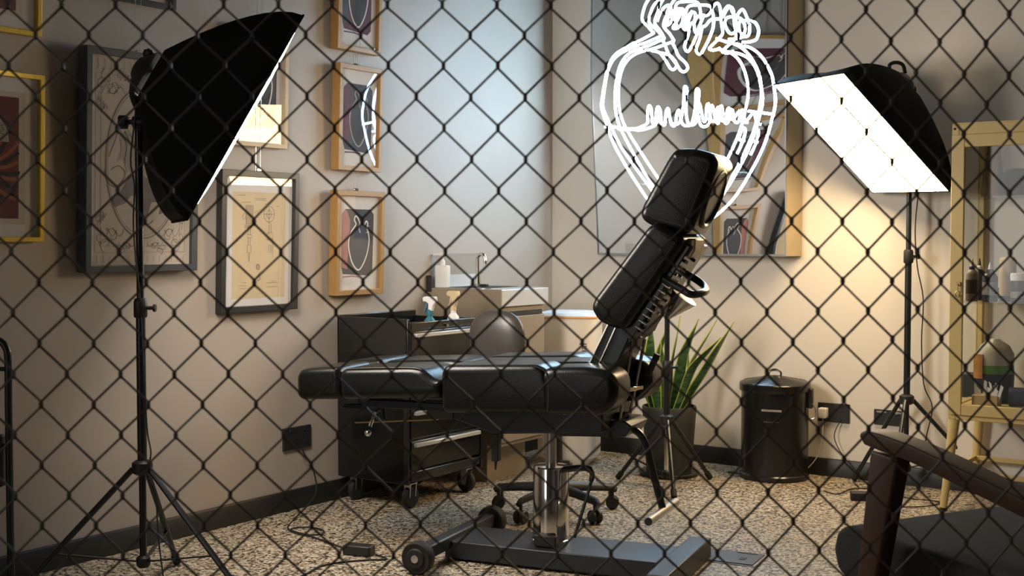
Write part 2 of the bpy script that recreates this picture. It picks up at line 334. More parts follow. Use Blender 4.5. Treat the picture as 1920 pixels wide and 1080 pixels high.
# ------------------------------------------------------------------ framed pictures on the left wall
def picture(name, label, s0, s1, z0, z1, fmat, fw, dep, art, tilt=1.8, group=None, cables=True, wall='L', paper='paper', margin=0.0):
    wd = s0 - s1; h = z1 - z0
    base = LW((s0 + s1) / 2, z0, 0.003)
    t = thing(name, label, 'picture', base, AL, group, rx=R(tilt))
    mb = MB()                                   # mitred moulding, back on y=0, front at y=-dep
    o_ = [(-wd / 2, 0), (wd / 2, 0), (wd / 2, h), (-wd / 2, h)]; i_ = [(-wd / 2 + fw, fw), (wd / 2 - fw, fw), (wd / 2 - fw, h - fw), (-wd / 2 + fw, h - fw)]
    vs = [(a, 0, b) for a, b in o_] + [(a, -dep, b) for a, b in o_] + [(a, -dep, b) for a, b in i_] + [(a, 0, b) for a, b in i_]
    fs = []
    for k in range(4):
        k2 = (k + 1) % 4; fs += [(k, k2, k2 + 4, k + 4), (k + 4, k2 + 4, k2 + 8, k + 8), (k + 8, k2 + 8, k2 + 12, k + 12), (k + 12, k2 + 12, k2, k)]
    mb.add(vs, fs); mb.build('frame', fmat, t, bevel=0.0015, seg=2)
    g = -dep + 0.014
    MB().box(-wd / 2 + fw * .6, wd / 2 - fw * .6, g + 0.004, g + 0.008, fw * .6, h - fw * .6).build('mount', M[paper], t)
    MB().rect(-wd / 2 + fw * .8, wd / 2 - fw * .8, fw * .8, h - fw * .8, g - 0.003).build('glass', M['glass'], t)
    art(t, wd - 2 * fw, h - 2 * fw, 0, fw, g + 0.004)
    if cables:
        cb = MB()
        for x in ((-0.012, 0.012) if cables != 'one' else (0,)): cb.tube([(x, -0.006, h - 0.01), (x, -0.004, HC - z0 - 0.02)], 0.0008, 5)
        cb.build('hanging_wire', M['steel'], t)
        MB().box(-0.012, 0.012, -0.014, 0, h, h + 0.012).build('hook', M['chrome'], t, bevel=0.002, seg=1)
    return t
def hrt(cx, z0, w_, h_, knot=True):
    P = [(0.06, 0.80), (-0.05, 0.92), (-0.18, 0.97), (-0.24, 0.90), (-0.16, 0.83), (-0.22, 0.78), (-0.42, 0.66), (-0.5, 0.5), (-0.46, 0.32), (-0.3, 0.12), (-0.05, 0.0), (0.15, 0.05), (0.38, 0.25), (0.5, 0.5), (0.46, 0.66), (0.38, 0.76), (0.42, 0.84), (0.34, 0.88), (0.25, 0.80)]
    return sm2([(cx + a * w_, z0 + b * h_) for a, b in P], 4)
def art_heart(bg, side, line, dz=0.0):
    def f(t, w_, h_, x0, z0, y):
        zb = z0 + h_ * 0.17; zt = z0 + h_ * 0.86; wl = -w_ * 0.40; wr = w_ * 0.36
        MB().poly([(wl, zb + .03), (wl + .01, zb), (wr - .02, zb - .01), (wr, zb + .01), (wr + .003, zt - .02), (wr - .02, zt), (wl + .02, zt), (wl, zt - .02)], y - .0004).build('painted_panel', M[bg], t)
        MB().poly([(wl, zb + .03), (wl + .035, zb + .02), (wl + .05, zt - .05), (wl + .03, zt - 0.01), (wl + .02, zt - .003), (wl, zt - .02)], y - .0008).build('painted_edge', M[side], t)
        m_ = MB(); m_.poly(ell(0.005, zb + (zt - zb) * .42 + dz, w_ * .21, (zt - zb) * .33), y - .0010); m_.build('painted_heart', M['slate2'] if bg != 'slate2' else M['slate'], t)
        m_ = MB(); m_.ribbon(hrt(0.003, zb + (zt - zb) * .06 + dz, w_ * .50, (zt - zb) * .86), 0.0065, y - .0016)
        m_.ribbon(sm2([(0.01, zt - .10 + dz), (0.0, zt - .07), (0.02, zt - .05), (0.035, zt - .07)]), 0.004, y - .0016)
        for k in range(3): m_.ribbon([(w_ * .19, zb + .20 - k * .012), (w_ * .25, zb + .205 - k * .012)], 0.003, y - .0016)
        m_.build('heart_outline', M[line], t)
        m_ = MB(); m_.ribbon([(wl + .01, zb - .012), (wl + .07, zb - .010), (wl + .11, zb - .014)], 0.006, y - .0006); m_.build('brush_stroke', M[side], t)
    return f
def art_patent(t, w_, h_, x0, z0, y):
    px0, px1, pz0, pz1 = -w_ * .38, w_ * .40, z0 + h_ * .055, z0 + h_ * .885
    MB().rect(px0, px1, pz0, pz1, y - .0004).build('aged_sheet', M['oldpaper'], t)
    m_ = MB(); W = px1 - px0; Hh = pz1 - pz0
    def X(a): return px0 + a * W
    def Z(b): return pz0 + b * Hh
    def line(p, wd=.0014, closed=False): m_.ribbon([(X(a), Z(b)) for a, b in p], wd, y - .0012, closed)
    rnd = random.Random(4)
    for a, b, l in ((.08, .965, .16), (.40, .94, .22), (.42, .925, .18), (.15, .90, .2), (.60, .89, .12), (.82, .87, .06), (.66, .14, .22), (.66, .10, .20), (.74, .155, .08), (.12, .12, .16), (.14, .095, .14), (.2, .15, .08)):   # rows of tiny writing
        n = int(l * 60)
        for k in range(n):
            q = a + l * k / n; line([(q, b + rnd.uniform(-.003, .001)), (q + l / n * .6, b + rnd.uniform(.002, .007))], .0012)
    # needle-like machine on the left
    for k in range(7): line([(.255 + .018 * k, .70), (.25 + .018 * k, .875)], .0012)
    line([(.24, .875), (.38, .875), (.37, .70), (.25, .70)], .0014, True)
    line([(.22, .80), (.18, .78), (.20, .74), (.24, .76)]); line([(.40, .80), (.46, .83), (.47, .77), (.40, .75)])
    for q in range(3): line([(.22 + .0 * q, .69 - q * .012), (.36, .69 - q * .012)])
    for z0_, z1_, hw in ((.69, .60, .02), (.60, .57, .045), (.57, .50, .018), (.50, .43, .035), (.43, .39, .012)):
        line([(.31 - hw, z0_), (.31 + hw, z0_), (.31 + hw, z1_), (.31 - hw, z1_)], .0014, True)
    line([(.31, .39), (.31, .345)], .002)
    # second view on the right
    m_.ribbon([(X(.68) + (a - 0) * W, Z(.795) + b * Hh) for a, b in ell(0, 0, .10, .075, 28)], .0013, y - .0012, True)
    m_.ribbon([(X(.68) + a * W, Z(.795) + b * Hh) for a, b in ell(0, 0, .045, .04, 20)], .0011, y - .0012, True); line([(.68, .86), (.68, .60)]); line([(.58, .795), (.78, .795)])
    for z0_, z1_, hw in ((.71, .62, .02), (.62, .56, .05), (.56, .55, .06), (.50, .43, .02)): line([(.68 - hw + .02, z0_), (.68 + hw + .02, z0_), (.68 + hw + .02, z1_), (.68 - hw + .02, z1_)], .0014, True)
    line([(.74, .53), (.755, .38), (.77, .53)], .0016, True)
    m_.ribbon([(X(.48) + a * W, Z(.295) + b * Hh) for a, b in ell(0, 0, .035, .025, 16)], .002, y - .0012, True); m_.ribbon([(X(.48) + a * W, Z(.295) + b * Hh) for a, b in ell(0, 0, .015, .011, 12)], .0015, y - .0012, True)
    line([(.46, .19), (.50, .22), (.53, .18), (.48, .165)], .003); line([(.50, .22), (.53, .25)], .002)
    m_.build('ink_drawing', M['ink'], t)
def scroll(m_, cx, cz, sx, sz, y, wd=.0016, r=.03):
    for k in range(3):
        a0 = k * 1.9; pts = []
        for i in range(22):
            q = i / 21; rr = r * (1 - q * .85); an = a0 + q * 5.5
            pts.append((cx + sx * (rr * math.cos(an) + k * r * .8), cz + sz * (rr * math.sin(an) + (k % 2) * r * .9)))
        m_.ribbon(pts, wd, y)
        m_.ribbon(sm2([(cx + sx * k * r * .8, cz - sz * r), (cx + sx * (k * r + r * .6), cz), (cx + sx * (k * r + r * 1.2), cz - sz * r * .8)], 4), wd, y)
def art_crest(t, w_, h_, x0, z0, y):
    m_ = MB(); cz = z0 + h_ * .50
    for q in (.012, .034): m_.ribbon([(-w_ / 2 + q + .012, z0 + h_ * .045 + q), (w_ / 2 - q - .012, z0 + h_ * .045 + q), (w_ / 2 - q - .012, z0 + h_ * .94 - q * 1.6), (-w_ / 2 + q + .012, z0 + h_ * .94 - q * 1.6)], .0014, y - .0012, True)
    m_.ribbon(ell(0.01, cz - .0, w_ * .37, h_ * .37, 60), .0030, y - .0012, True); m_.ribbon(ell(0.01, cz, w_ * .355, h_ * .355, 60), .0012, y - .0012, True)
    for sx in (-1, 1):
        for sz in (-1, 1):
            scroll(m_, sx * w_ * .39, cz + sz * h_ * .36, -sx, sz, y - .0012, r=.030); scroll(m_, sx * w_ * .42, cz + sz * h_ * .27, -sx * .5, sz, y - .0012, r=.022); scroll(m_, sx * w_ * .22, cz + sz * h_ * .41, -sx, sz * .7, y - .0012, r=.022)
    for k in range(15):                         # draped fringe along top and foot
        x = -w_ * .43 + k * w_ * .86 / 14
        m_.ribbon(sm2([(x, z0 + h_ * .985), (x + .004, z0 + h_ * .955), (x - .003, z0 + h_ * .93)], 3), .0014, y - .0012); m_.ribbon([(x, z0 + h_ * .01), (x + .002, z0 + h_ * .045)], .0012, y - .0012)
    m_.build('pencil_ornament', M['greyink'], t)
    f = MB(); P = lambda L: [(a * w_, z0 + b * h_) for a, b in L]
    f.poly(P([(-.12, .43), (-.02, .45), (.08, .42), (.20, .38), (.28, .36), (.34, .40), (.38, .38), (.36, .33), (.28, .30), (.24, .26), (.18, .25), (.20, .31), (.10, .31), (.06, .24), (.0, .24), (.02, .32), (-.10, .34), (-.16, .30), (-.26, .28), (-.30, .32), (-.20, .36)]), y - .0008)
    f.build('wash_animal', M['wash'], t)
    f = MB(); f.poly(P([(-.14, .66), (-.06, .62), (.0, .58), (.10, .62), (.14, .56), (.08, .50), (.10, .44), (-.04, .43), (-.12, .46), (-.18, .52), (-.24, .50), (-.20, .56), (-.22, .62)]), y - .0007); f.build('wash_rider', M['lightwash'], t)
    f = MB()
    for q in range(7): f.ribbon(sm2(P([(-.22 + q * .05, .66 - q * .012), (-.15 + q * .04, .58), (-.17 + q * .055, .50), (-.14 + q * .05, .45)]), 4), .0018, y - .0014)
    for L in ([(-.32, .52), (-.26, .60), (-.22, .66), (-.12, .72)], [(-.30, .46), (-.22, .48), (-.16, .44), (-.24, .38), (-.33, .40), (-.36, .46)], [(.02, .24), (.06, .20), (.12, .22)], [(.30, .36), (.40, .42), (.42, .34)], [(-.33, .30), (-.4, .26)]): f.ribbon(sm2(P(L), 4), .002, y - .0014)
    f.build('pencil_figure', M['ink'], t)
def art_flash(seed):
    def f(t, w_, h_, x0, z0, y):
        MB().rect(-w_ * .5 + .03, w_ * .5 - .045, z0 + .04, z0 + h_ - .045, y - .0003).build('print_sheet', M['cream'], t)
        L, Rr, B, T = -w_ * .5 + .045, w_ * .5 - .068, z0 + .058, z0 + h_ - .063; cx = (L + Rr) / 2; cz = (B + T) / 2
        MB().rect(L, Rr, B, T, y - .0006).build('dark_ground', M['red'], t)
        a = MB(); bb = MB(); c_ = MB(); d = MB(); rnd = random.Random(seed)
        for k in range(30):                     # curling rays
            an = 2 * math.pi * k / 30 + .1; r0, r1 = .055, .145 + .02 * math.sin(k * 2.3)
            pts = [(cx + math.cos(an + q * .25) * (r0 + (r1 - r0) * q), cz - .03 + math.sin(an + q * .25) * (r0 + (r1 - r0) * q)) for q in (0, .25, .5, .75, 1)]
            pts = [(min(max(p[0], L), Rr), min(max(p[1], B), T)) for p in pts]
            (a if k % 2 else bb).ribbon(pts, .012, y - .0010 - .0002 * (k % 2))
        a.build('rust_rays', M['orange'], t); bb.build('black_rays', M['ink'], t)
        pts = []
        for j in range(9): an = math.pi * (j / 8); pts.append((cx + .10 * math.cos(an), cz + .05 + .10 * math.sin(an)))
        c_.poly(sm2(pts, 3), y - .0014)
        c_.poly(ell(cx, cz - .03, .05, .07, 24), y - .0014); c_.poly(ell(cx + .01, cz - .12, .055, .022, 20), y - .0014)
        c_.build('pale_figure', M['greycream'], t)
        for k in range(26):                     # scale-like curls drawn over the pale figure
            ax = cx + rnd.uniform(-.09, .09); az = cz + .06 + rnd.uniform(0, .085)
            d.ribbon(ell(ax, az, .011, .009, 8, rnd.uniform(0, 180), rnd.uniform(250, 340)), .0018, y - .0020)
        for k in range(8): d.ribbon(ell(cx + rnd.uniform(-.03, .03), cz - .04 + rnd.uniform(-.04, .04), .014, .012, 10), .002, y - .002, True)
        d.build('ink_lines', M['ink'], t)
        g = MB(); g.poly(ell(cx, cz - .035, .028, .04, 20), y - .0017); g.poly(ell(cx - .03, cz + .02, .012, .02, 14), y - .0017); g.poly(ell(cx + .03, cz + .02, .012, .02, 14), y - .0017); g.build('ochre_mask', M['ochre'], t)
    return f
GW = 'framed pictures hung on the left wall'
picture('framed_picture', 'oak-framed heart print cut off by the top edge, topmost of the three oak frames', 1.716, 1.440, 1.900, 2.350, M['wood'], .020, .045, art_heart('maroon', 'slate', 'chalk'), group=GW)
picture('framed_picture', 'oak-framed heart print on slate ground, middle of the three oak frames', 1.716, 1.442, 1.395, 1.840, M['wood'], .020, .045, art_heart('slate', 'maroon', 'greycream'), group=GW)
picture('framed_picture', 'oak-framed heart print with pink edge, lowest oak frame, above the black trolley', 1.735, 1.432, .867, 1.310, M['wood'], .022, .045, art_heart('slate2', 'pink', 'chalk'), group=GW)
picture('framed_picture', 'black-framed aged technical drawing of a needle machine', 2.355, 1.947, .822, 1.368, M['blackwood'], .024, .032, art_patent, group=GW)
picture('framed_picture', 'large dark-framed pencil drawing with oval and scrollwork, behind the left light stand', 2.965, 2.483, .990, 1.752, M['greyframe'], .024, .05, art_crest, group=GW, paper='cream')
picture('framed_picture', 'gold-framed dark red tattoo print at left edge, below another gold frame', 3.52, 3.107, 1.095, 1.635, M['gold'], .016, .03, art_flash(3), group=GW)
picture('framed_picture', 'gold-framed red tattoo print in the top left corner', 3.52, 3.105, 1.760, 2.300, M['gold'], .016, .03, art_flash(8), group=GW)
picture('framed_picture', 'black-framed picture of which only the lower corner shows at the top edge', 2.95, 2.55, 1.930, 2.450, M['blackwood'], .018, .03, art_patent, group=GW)
picture('framed_picture', 'pale wood framed heart print half hidden behind the left softbox', 2.277, 2.000, 1.463, 1.920, M['palewood'], .018, .035, art_heart('slate', 'slate2', 'chalk'), group=GW)

# ------------------------------------------------------------------ mirror and neon heart
MY = -.095                                             # the mirror stands off the wall on its right side
mo = RW(.856, 0, .085); mf = Fr(mo, AR + MY)
qa = mf.q(1123, 477, 0); qb = mf.q(1474, 481, 0); x0, x1, zb_ = qa.x, qb.x, (qa.z + qb.z) / 2; zt = 2.62
mo = mo + Vector((0, 0, zb_)); mf = Fr(mo, AR + MY); zt -= zb_
mt = thing('wall_mirror', 'large deep-edged rectangular mirror behind the glowing neon heart', 'mirror', mo, AR + MY)
XB_ = .19
def mdev(x, z): return max(.03, .05 + .27 * (z - .10)) * (x - XB_) ** 2 / 2 * (1 if z < .9 else .9 / z)
W4 = [mf.loc(RW(.36, zb_, .002)), mf.loc(RW(1.37, zb_, .002))]
NX, NZ = 28, 36
def sheet(nm, m_, y_, ax0, ax1, az0, az1):
    mb = MB(); vs = []
    for k in range(NZ + 1):
        for i in range(NX + 1):
            x = ax0 + (ax1 - ax0) * i / NX; z = az0 + (az1 - az0) * k / NZ; vs.append((x, y_ - mdev(x, z), z))
    mb.add(vs, [(k * (NX + 1) + i, k * (NX + 1) + i + 1, (k + 1) * (NX + 1) + i + 1, (k + 1) * (NX + 1) + i) for k in range(NZ) for i in range(NX)])
    return mb.build(nm, m_, mt, sharp=180)
sheet('mirror_glass', M['mirror'], -.001, x0 + .004, x1 - .002, .008, zt)
mb = MB(); mb.prism([(W4[0].x, W4[0].y), (x0, 0), (x1, 0), (x1 + .012, W4[1].y)], 0, zt, 'z'); mb.build('mirror_case', M['mirrorside'], mt, bevel=.001, seg=1)
rim = MB()
for z in (0, zt):
    L_ = [(x0 + (x1 - x0) * i / 20, -.001 - mdev(x0 + (x1 - x0) * i / 20, z), z + .004) for i in range(21)]
    for i in range(20): rim.bar(L_[i], L_[i + 1], .008, .010)
for x in (x0 + .002, x1 - .001):
    L_ = [(x, -.001 - mdev(x, zt * i / 20), zt * i / 20) for i in range(21)]
    for i in range(20): rim.bar(L_[i], L_[i + 1], .005, .008, (0, 1, 0))
rim.build('edge_trim', M['mirroredge'], mt)
NO = .062
def npt(x, y, o=0): return plane_at(x, y, mo - mf.y * NO, mf.y)
strokes = {
 'outer_heart_tube': [[(1226, 62), (1200, 76), (1180, 85), (1153, 103), (1140, 126), (1133, 160), (1129, 185), (1128, 203), (1137, 232), (1150, 268), (1170, 305), (1195, 345), (1225, 388), (1252, 412), (1285, 420), (1312, 408), (1350, 372), (1382, 322), (1408, 270), (1424, 218), (1430, 190), (1428, 165), (1422, 135), (1405, 104), (1385, 86), (1360, 78), (1343, 72)]],
 'inner_heart_tube': [[(1246, 72), (1215, 86), (1183, 98), (1165, 118), (1156, 150), (1153, 190), (1157, 222), (1167, 248), (1185, 283), (1212, 330), (1240, 370), (1264, 392), (1285, 398), (1305, 386), (1338, 345), (1368, 290), (1388, 243), (1399, 200), (1403, 170), (1397, 136), (1385, 112), (1368, 98), (1345, 92)]],
 'banner_tube': [[(1157, 238), (1163, 243), (1172, 240), (1184, 243), (1202, 238), (1214, 230), (1214, 212), (1217, 198), (1221, 205), (1223, 228), (1228, 232), (1231, 212), (1235, 208), (1239, 230), (1246, 232), (1249, 210), (1253, 204), (1258, 228), (1266, 233), (1275, 228), (1281, 200), (1283, 166), (1286, 163), (1288, 170), (1286, 205), (1290, 230), (1299, 234), (1306, 226), (1308, 200), (1312, 195), (1318, 224), (1323, 226), (1325, 200), (1329, 196), (1333, 224), (1340, 226), (1344, 206), (1348, 202), (1352, 224), (1360, 224), (1364, 206), (1368, 204), (1372, 224), (1382, 214), (1388, 208), (1394, 226), (1402, 230)]],
 'banner_tie': [[(1403, 208), (1428, 212)], [(1152, 238), (1134, 238)], [(1386, 262), (1396, 264)]],
 'stem_tube': [[(1241, 73), (1247, 84), (1253, 100), (1264, 112), (1269, 122), (1264, 130), (1257, 128), (1249, 115), (1237, 99), (1222, 95)],
               [(1228, -14), (1214, 2), (1207, 18), (1204, 37), (1214, 49), (1226, 62)],
               [(1250, -12), (1238, 8), (1232, 26), (1228, 44), (1238, 58), (1246, 72)]],
 'flame_tube': [[(1232, 40), (1240, 20), (1252, 10), (1258, 16), (1250, 34), (1244, 48), (1256, 44), (1264, 24), (1270, 6), (1288, 3), (1306, 4), (1312, 14), (1314, 40), (1308, 62), (1298, 84), (1291, 96), (1285, 93), (1284, 84), (1290, 66), (1294, 46), (1300, 42), (1310, 30), (1328, 28), (1337, 12), (1344, 6), (1350, 14), (1352, 40), (1355, 62), (1346, 74), (1334, 86), (1330, 92), (1340, 94), (1350, 90)],
                [(1270, 52), (1266, 34), (1274, 18), (1282, 20), (1280, 44), (1284, 56), (1290, 40), (1298, 20)],
                [(1352, 30), (1362, 14), (1368, 12), (1374, 24), (1380, 42), (1378, 60), (1368, 62), (1360, 48), (1362, 34), (1376, 32), (1390, 36), (1397, 50), (1394, 66), (1384, 72), (1366, 74)]],
 'leaf_tube': [[(1384, 262), (1390, 246), (1393, 240), (1397, 242), (1396, 254), (1388, 276), (1382, 288)]],
}
no_ = mo - mf.y * NO + Vector((0, 0, .45))
nt_ = thing('neon_heart_sign', 'white-blue neon tube sign of a flaming heart with a banner, on the mirror', 'neon sign', no_, AR + MY)
nf = Fr(no_, AR + MY)
for nm, lst in strokes.items():
    for pts in lst:
        mb = MB(); mb.tube(smooth_path([nf.loc(npt(*p)) for p in pts], 4), .0064, 8); mb.build(nm, M['neon'], nt_)
for x, y in ((1195, 345), (1382, 322), (1206, 37), (1352, 40)):
    p = nf.loc(npt(x, y)); MB().tube([(p.x, p.y + .006, p.z), (p.x, NO - .004, p.z)], .003, 8).build('tube_support', M['clear'], nt_)

# ------------------------------------------------------------------ sockets
def socket(name, label, base, ang, w_, h_, plug=False, grid=False):
    t = thing(name, label, 'power outlet', base, ang)
    MB().box(-w_ / 2, w_ / 2, -.010, 0, 0, h_).build('plate', M['socket'], t, bevel=.002, seg=2)
    for k in (-1, 1):
        MB().box(k * w_ * .25 - .006, k * w_ * .25 + .006, -.013, -.0098, h_ * .76, h_ * .92).build('switch', M['socketgrey'] if grid else M['plastic'], t, bevel=.001, seg=1)
        s_ = MB()
        for dx, dz, wv, hv in ((-.010, -.004, .003, .010), (.010, -.004, .003, .010), (0, -.020, .003, .010)): s_.box(k * w_ * .25 + dx - wv, k * w_ * .25 + dx + wv, -.0106, -.0099, h_ * .55 + dz - hv / 2, h_ * .55 + dz + hv / 2)
        s_.build('socket_slots', M['shadowgap'], t)
        if grid: MB().box(k * w_ * .25 - .022, k * w_ * .25 + .022, -.0112, -.0099, h_ * .80, h_ * .90).build('label_strip', M['socketgrey'], t)
    return t
so = socket('wall_socket', 'black double power socket holding a white plug, right of the black bin', RW(1.562, .254), AR, .151, .088)
socket('wall_socket', 'black double power socket with pale strips, behind the right light stand', RW(1.822, .261), AR, .140, .070, grid=True)
socket('wall_socket', 'black double power socket low on the left wall beside the trolley', LW(1.927, .246), AL, .158, .092)
t = thing('power_plug', 'white plug in the black socket right of the bin', 'plug', RW(1.520, .295, .0105), AR)
MB().box(-.020, .020, -.040, 0, -.022, .026).build('plug_body', M['white'], t, bevel=.006, seg=3)
fq = Fr(RW(1.520, .295, .0105), AR)
MB().tube(smooth_path([(0, -.02, -.02), (0.002, -.03, -.09), (-.01, -.03, -.16), (-.03, -.04, -.22), (-.09, -.06, -.285), (-.15, -.08, -.29)], 6), .0028, 6).build('cord', M['whitecable'], t)

# ------------------------------------------------------------------ softboxes on stands
def softbox(name, label, c, n, L, S, hl, hs, emat, gmat_dir=1, handle=True, bulge=.05):
    c = Vector(c); n = Vector(n).normalized(); L = Vector(L); L = (L - n * L.dot(n)).normalized(); S = n.cross(L).normalized()
    # local frame: x=S, y=L, z=-n (towards the lamp head)
    base = c - n * .36
    t = thing(name, label, 'softbox light', base); 
    def W(x, y, z): return (S * x + L * y - n * z) + n * .36          # z measured back from the front plane
    D = .29
    panels = [((-hs, -hl), (hs, -hl)), ((hs, -hl), (hs, hl)), ((hs, hl), (-hs, hl)), ((-hs, hl), (-hs, -hl))]
    for (a, b) in panels:
        mb = MB(); vs = []; k = 9
        for i in range(k + 1):
            q = i / k; z = D * q; sc_ = 1 - (1 - .20) * q ** 1.45      # fabric bows outwards between rim and head
            for j in range(7):
                u = j / 6; x = a[0] + (b[0] - a[0]) * u; y = a[1] + (b[1] - a[1]) * u
                sag = 1 - .05 * math.sin(math.pi * u) * math.sin(math.pi * q)
                # head ring is square-ish
                hx = .075 / hs; hy = .075 / hl; fx = (1 - q ** 1.6) + hx * q ** 1.6; fy = (1 - q ** 1.6) + hy * q ** 1.6
                vs.append(W(x * fx * sag, y * fy * sag, z))
        fs = [(i * 7 + j, i * 7 + j + 1, (i + 1) * 7 + j + 1, (i + 1) * 7 + j) for i in range(k) for j in range(6)]
        mb.add(vs, fs); o = mb.build('fabric_panel', M['fabric'], t, sharp=60, solid=.003)
    rim = MB()
    for (a, b) in panels: rim.tube([W(a[0], a[1], 0), W(b[0], b[1], 0)], .004, 6)
    rim.build('rim', M['fabric'], t)
    dv = MB(); vs = []; k = 12
    for i in range(k + 1):
        for j in range(k + 1):
            u = -1 + 2 * i / k; v = -1 + 2 * j / k; vs.append(W(u * (hs - .002), v * (hl - .002), -.002 - .020 * (1 - u ** 4) * (1 - v ** 4)))
    dv.add(vs, [(i * (k + 1) + j, i * (k + 1) + j + 1, (i + 1) * (k + 1) + j + 1, (i + 1) * (k + 1) + j) for i in range(k) for j in range(k)])
    dv.build('diffuser', emat, t)
    MT = Matrix((S, L, -n)).transposed()
    hd = MB(); hd.lathe([(.070, .265), (.074, .28), (.070, .305), (.050, .32), (.03, .34), (.01, .345)], 20, (0, 0, 0), MT); hd.v = [p + n * .36 for p in hd.v]; hd.build('lamp_head', M['plastic'], t)
    return t, S, L, n, base
def stand(name, label, ctr, rz_list, hc, hb, top, radii, legz=0.0, joint=None, chrome_lower=False, knobz=None):
    t = thing(name, label, 'light stand', (ctr[0], ctr[1], 0))
    mb = MB(); mb.tube([(0, 0, hb), (0, 0, hc + .02)], .011, 12); mb.build('lower_tube', M['chrome'] if chrome_lower else M['satin'], t)
    MB().tube([(0, 0, hc), (0, 0, hc + (top - hc) * .48)], .0145, 14).build('pole', M['satin'], t)
    MB().tube([(0, 0, hc + (top - hc) * .47), (0, 0, top)], .0115, 14).build('upper_pole', M['satin'], t)
    jz = hc + (top - hc) * .47
    MB().lathe([(.018, jz - .03), (.021, jz - .025), (.021, jz + .02), (.017, jz + .03)], 14).tube([(.018, 0, jz), (.042, 0, jz)], .006, 8).tube([(.040, 0, jz - .0), (.048, 0, jz)], .012, 10).build('clamp_knob', M['plastic'], t)
    MB().lathe([(.02, hc - .02), (.032, hc - .012), (.032, hc + .018), (.02, hc + .026)], 14).build('collar', M['plastic'], t)
    MB().lathe([(.016, hb - .01), (.022, hb), (.022, hb + .02), (.014, hb + .028)], 14).build('lower_collar', M['plastic'], t)
    for (dx, dy) in rz_list:
        d = Vector((dx, dy, 0)); n = d.normalized(); a = n * .028 + Vector((0, 0, hc)); b = d + Vector((0, 0, .012))
        MB().tube([a, b], .0095, 10).build('leg', M['satin'], t)
        MB().tube([b - (b - a).normalized() * .03, b + (b - a).normalized() * .004], .0135, 10).build('rubber_foot', M['rubber'], t)
        mid = a.lerp(b, .66); MB().bar(n * .015 + Vector((0, 0, hb + .01)), mid, .012, .004).build('brace', M['satin'], t)
    return t
# right lamp (position and tilt found from its four front corners)
nR = Vector((-.616, -.216, -.757)); LR = Vector((-.702, -.285, .652)); cR = Vector((1.462, 5.248, 1.535))
tR, SR, _, nR, hR = softbox('softbox', 'glowing rectangular softbox on the right facing down towards the chair', cR, nR, LR, None, .35, .25, M['soft_r'])
stR = stand('light_stand', 'black tripod light stand under the right softbox beside the yellow cabinet', (1.735, 5.44), [(1.56 - 1.735, 5.68 - 5.44 - .05), (2.12 - 1.735, 5.56 - 5.44 - .12), (1.578 - 1.735, 5.14 - 5.44)], .397, .09, 1.74, 3)
# left lamp
nL = Vector((.80, .185, -.53)); LL = Vector((.49, .12, .87))
eA = depth_at(568, 30, 3.74); eB = depth_at(352, 410, 3.62)
LL = (eA - eB).normalized(); best = None              # roll about the long edge so the far lower corner lands where it is seen
for k in range(720):
    a = math.pi * k / 360; e1_ = LL.orthogonal().normalized(); e2_ = LL.cross(e1_); S0 = e1_ * math.cos(a) + e2_ * math.sin(a)
    Pq = eB + S0 * .5; d = Pq - C0; zc = d.dot(FW); er = (960 + FPX * d.x / zc - 326) ** 2 + (540 - FPX * d.dot(UP) / zc - 411) ** 2
    if S0.y > 0 and (best is None or er < best[0]): best = (er, S0)
SL = best[1]; nL = SL.cross(LL); nL = nL if nL.x > 0 else -nL
cL = (eA + eB) / 2 + SL * .25
tL, SLx, _, nL, hL = softbox('softbox', 'black softbox on the left seen from behind with its bright edge turned right', cL, nL, LL, None, .35, .25, M['soft_l'])
pL = (depth_at(266, 800, 3.86))
pR_xy = depth_at(262, 235, 3.86)
floorpts = [(depth_at(105, 1060, 3.72)), (depth_at(455, 1080, 3.62)), (depth_at(300, 1010, 4.05))]
stL = stand('light_stand', 'black tripod light stand carrying the left softbox in front of the drawings', (pL.x, pL.y), [(-.36, -.13), (.36, -.16), (.02, .31)], .387, .085, pR_xy.z, 3)
# lamp holder, handle, tilt bracket and mains lead of each lamp
def holder(light, head, n, stand_top, side, label=''):
    # bracket between stand top and lamp head
    a = Vector(stand_top) - head
    mb = MB(); mb.tube(smooth_path([a + Vector((0, 0, -.02)), a + Vector((0, 0, .04)), a.lerp(n * .02, .55) + Vector((-.012, 0, .0)), n * .03], 6), .013, 10); mb.build('tilt_bracket', M['plastic'], light)
    k = MB(); k.tube([a + Vector((-.02, 0, .01)), a + Vector((.02, 0, .01))], .018, 12).tube([a + Vector((-.05, 0, .01)), a + Vector((-.02, 0, .01))], .008, 8).tube([a + Vector((-.062, 0, .01)), a + Vector((-.040, 0, .01))], .022, 10); k.build('tilt_knob', M['plastic'], light)
stL_top = Vector((pR_xy.x, pR_xy.y, pR_xy.z)); 
holder(tL, hL, nL, stL_top, -1)
holder(tR, hR, nR, Vector((1.735, 5.44, 1.74)), 1)
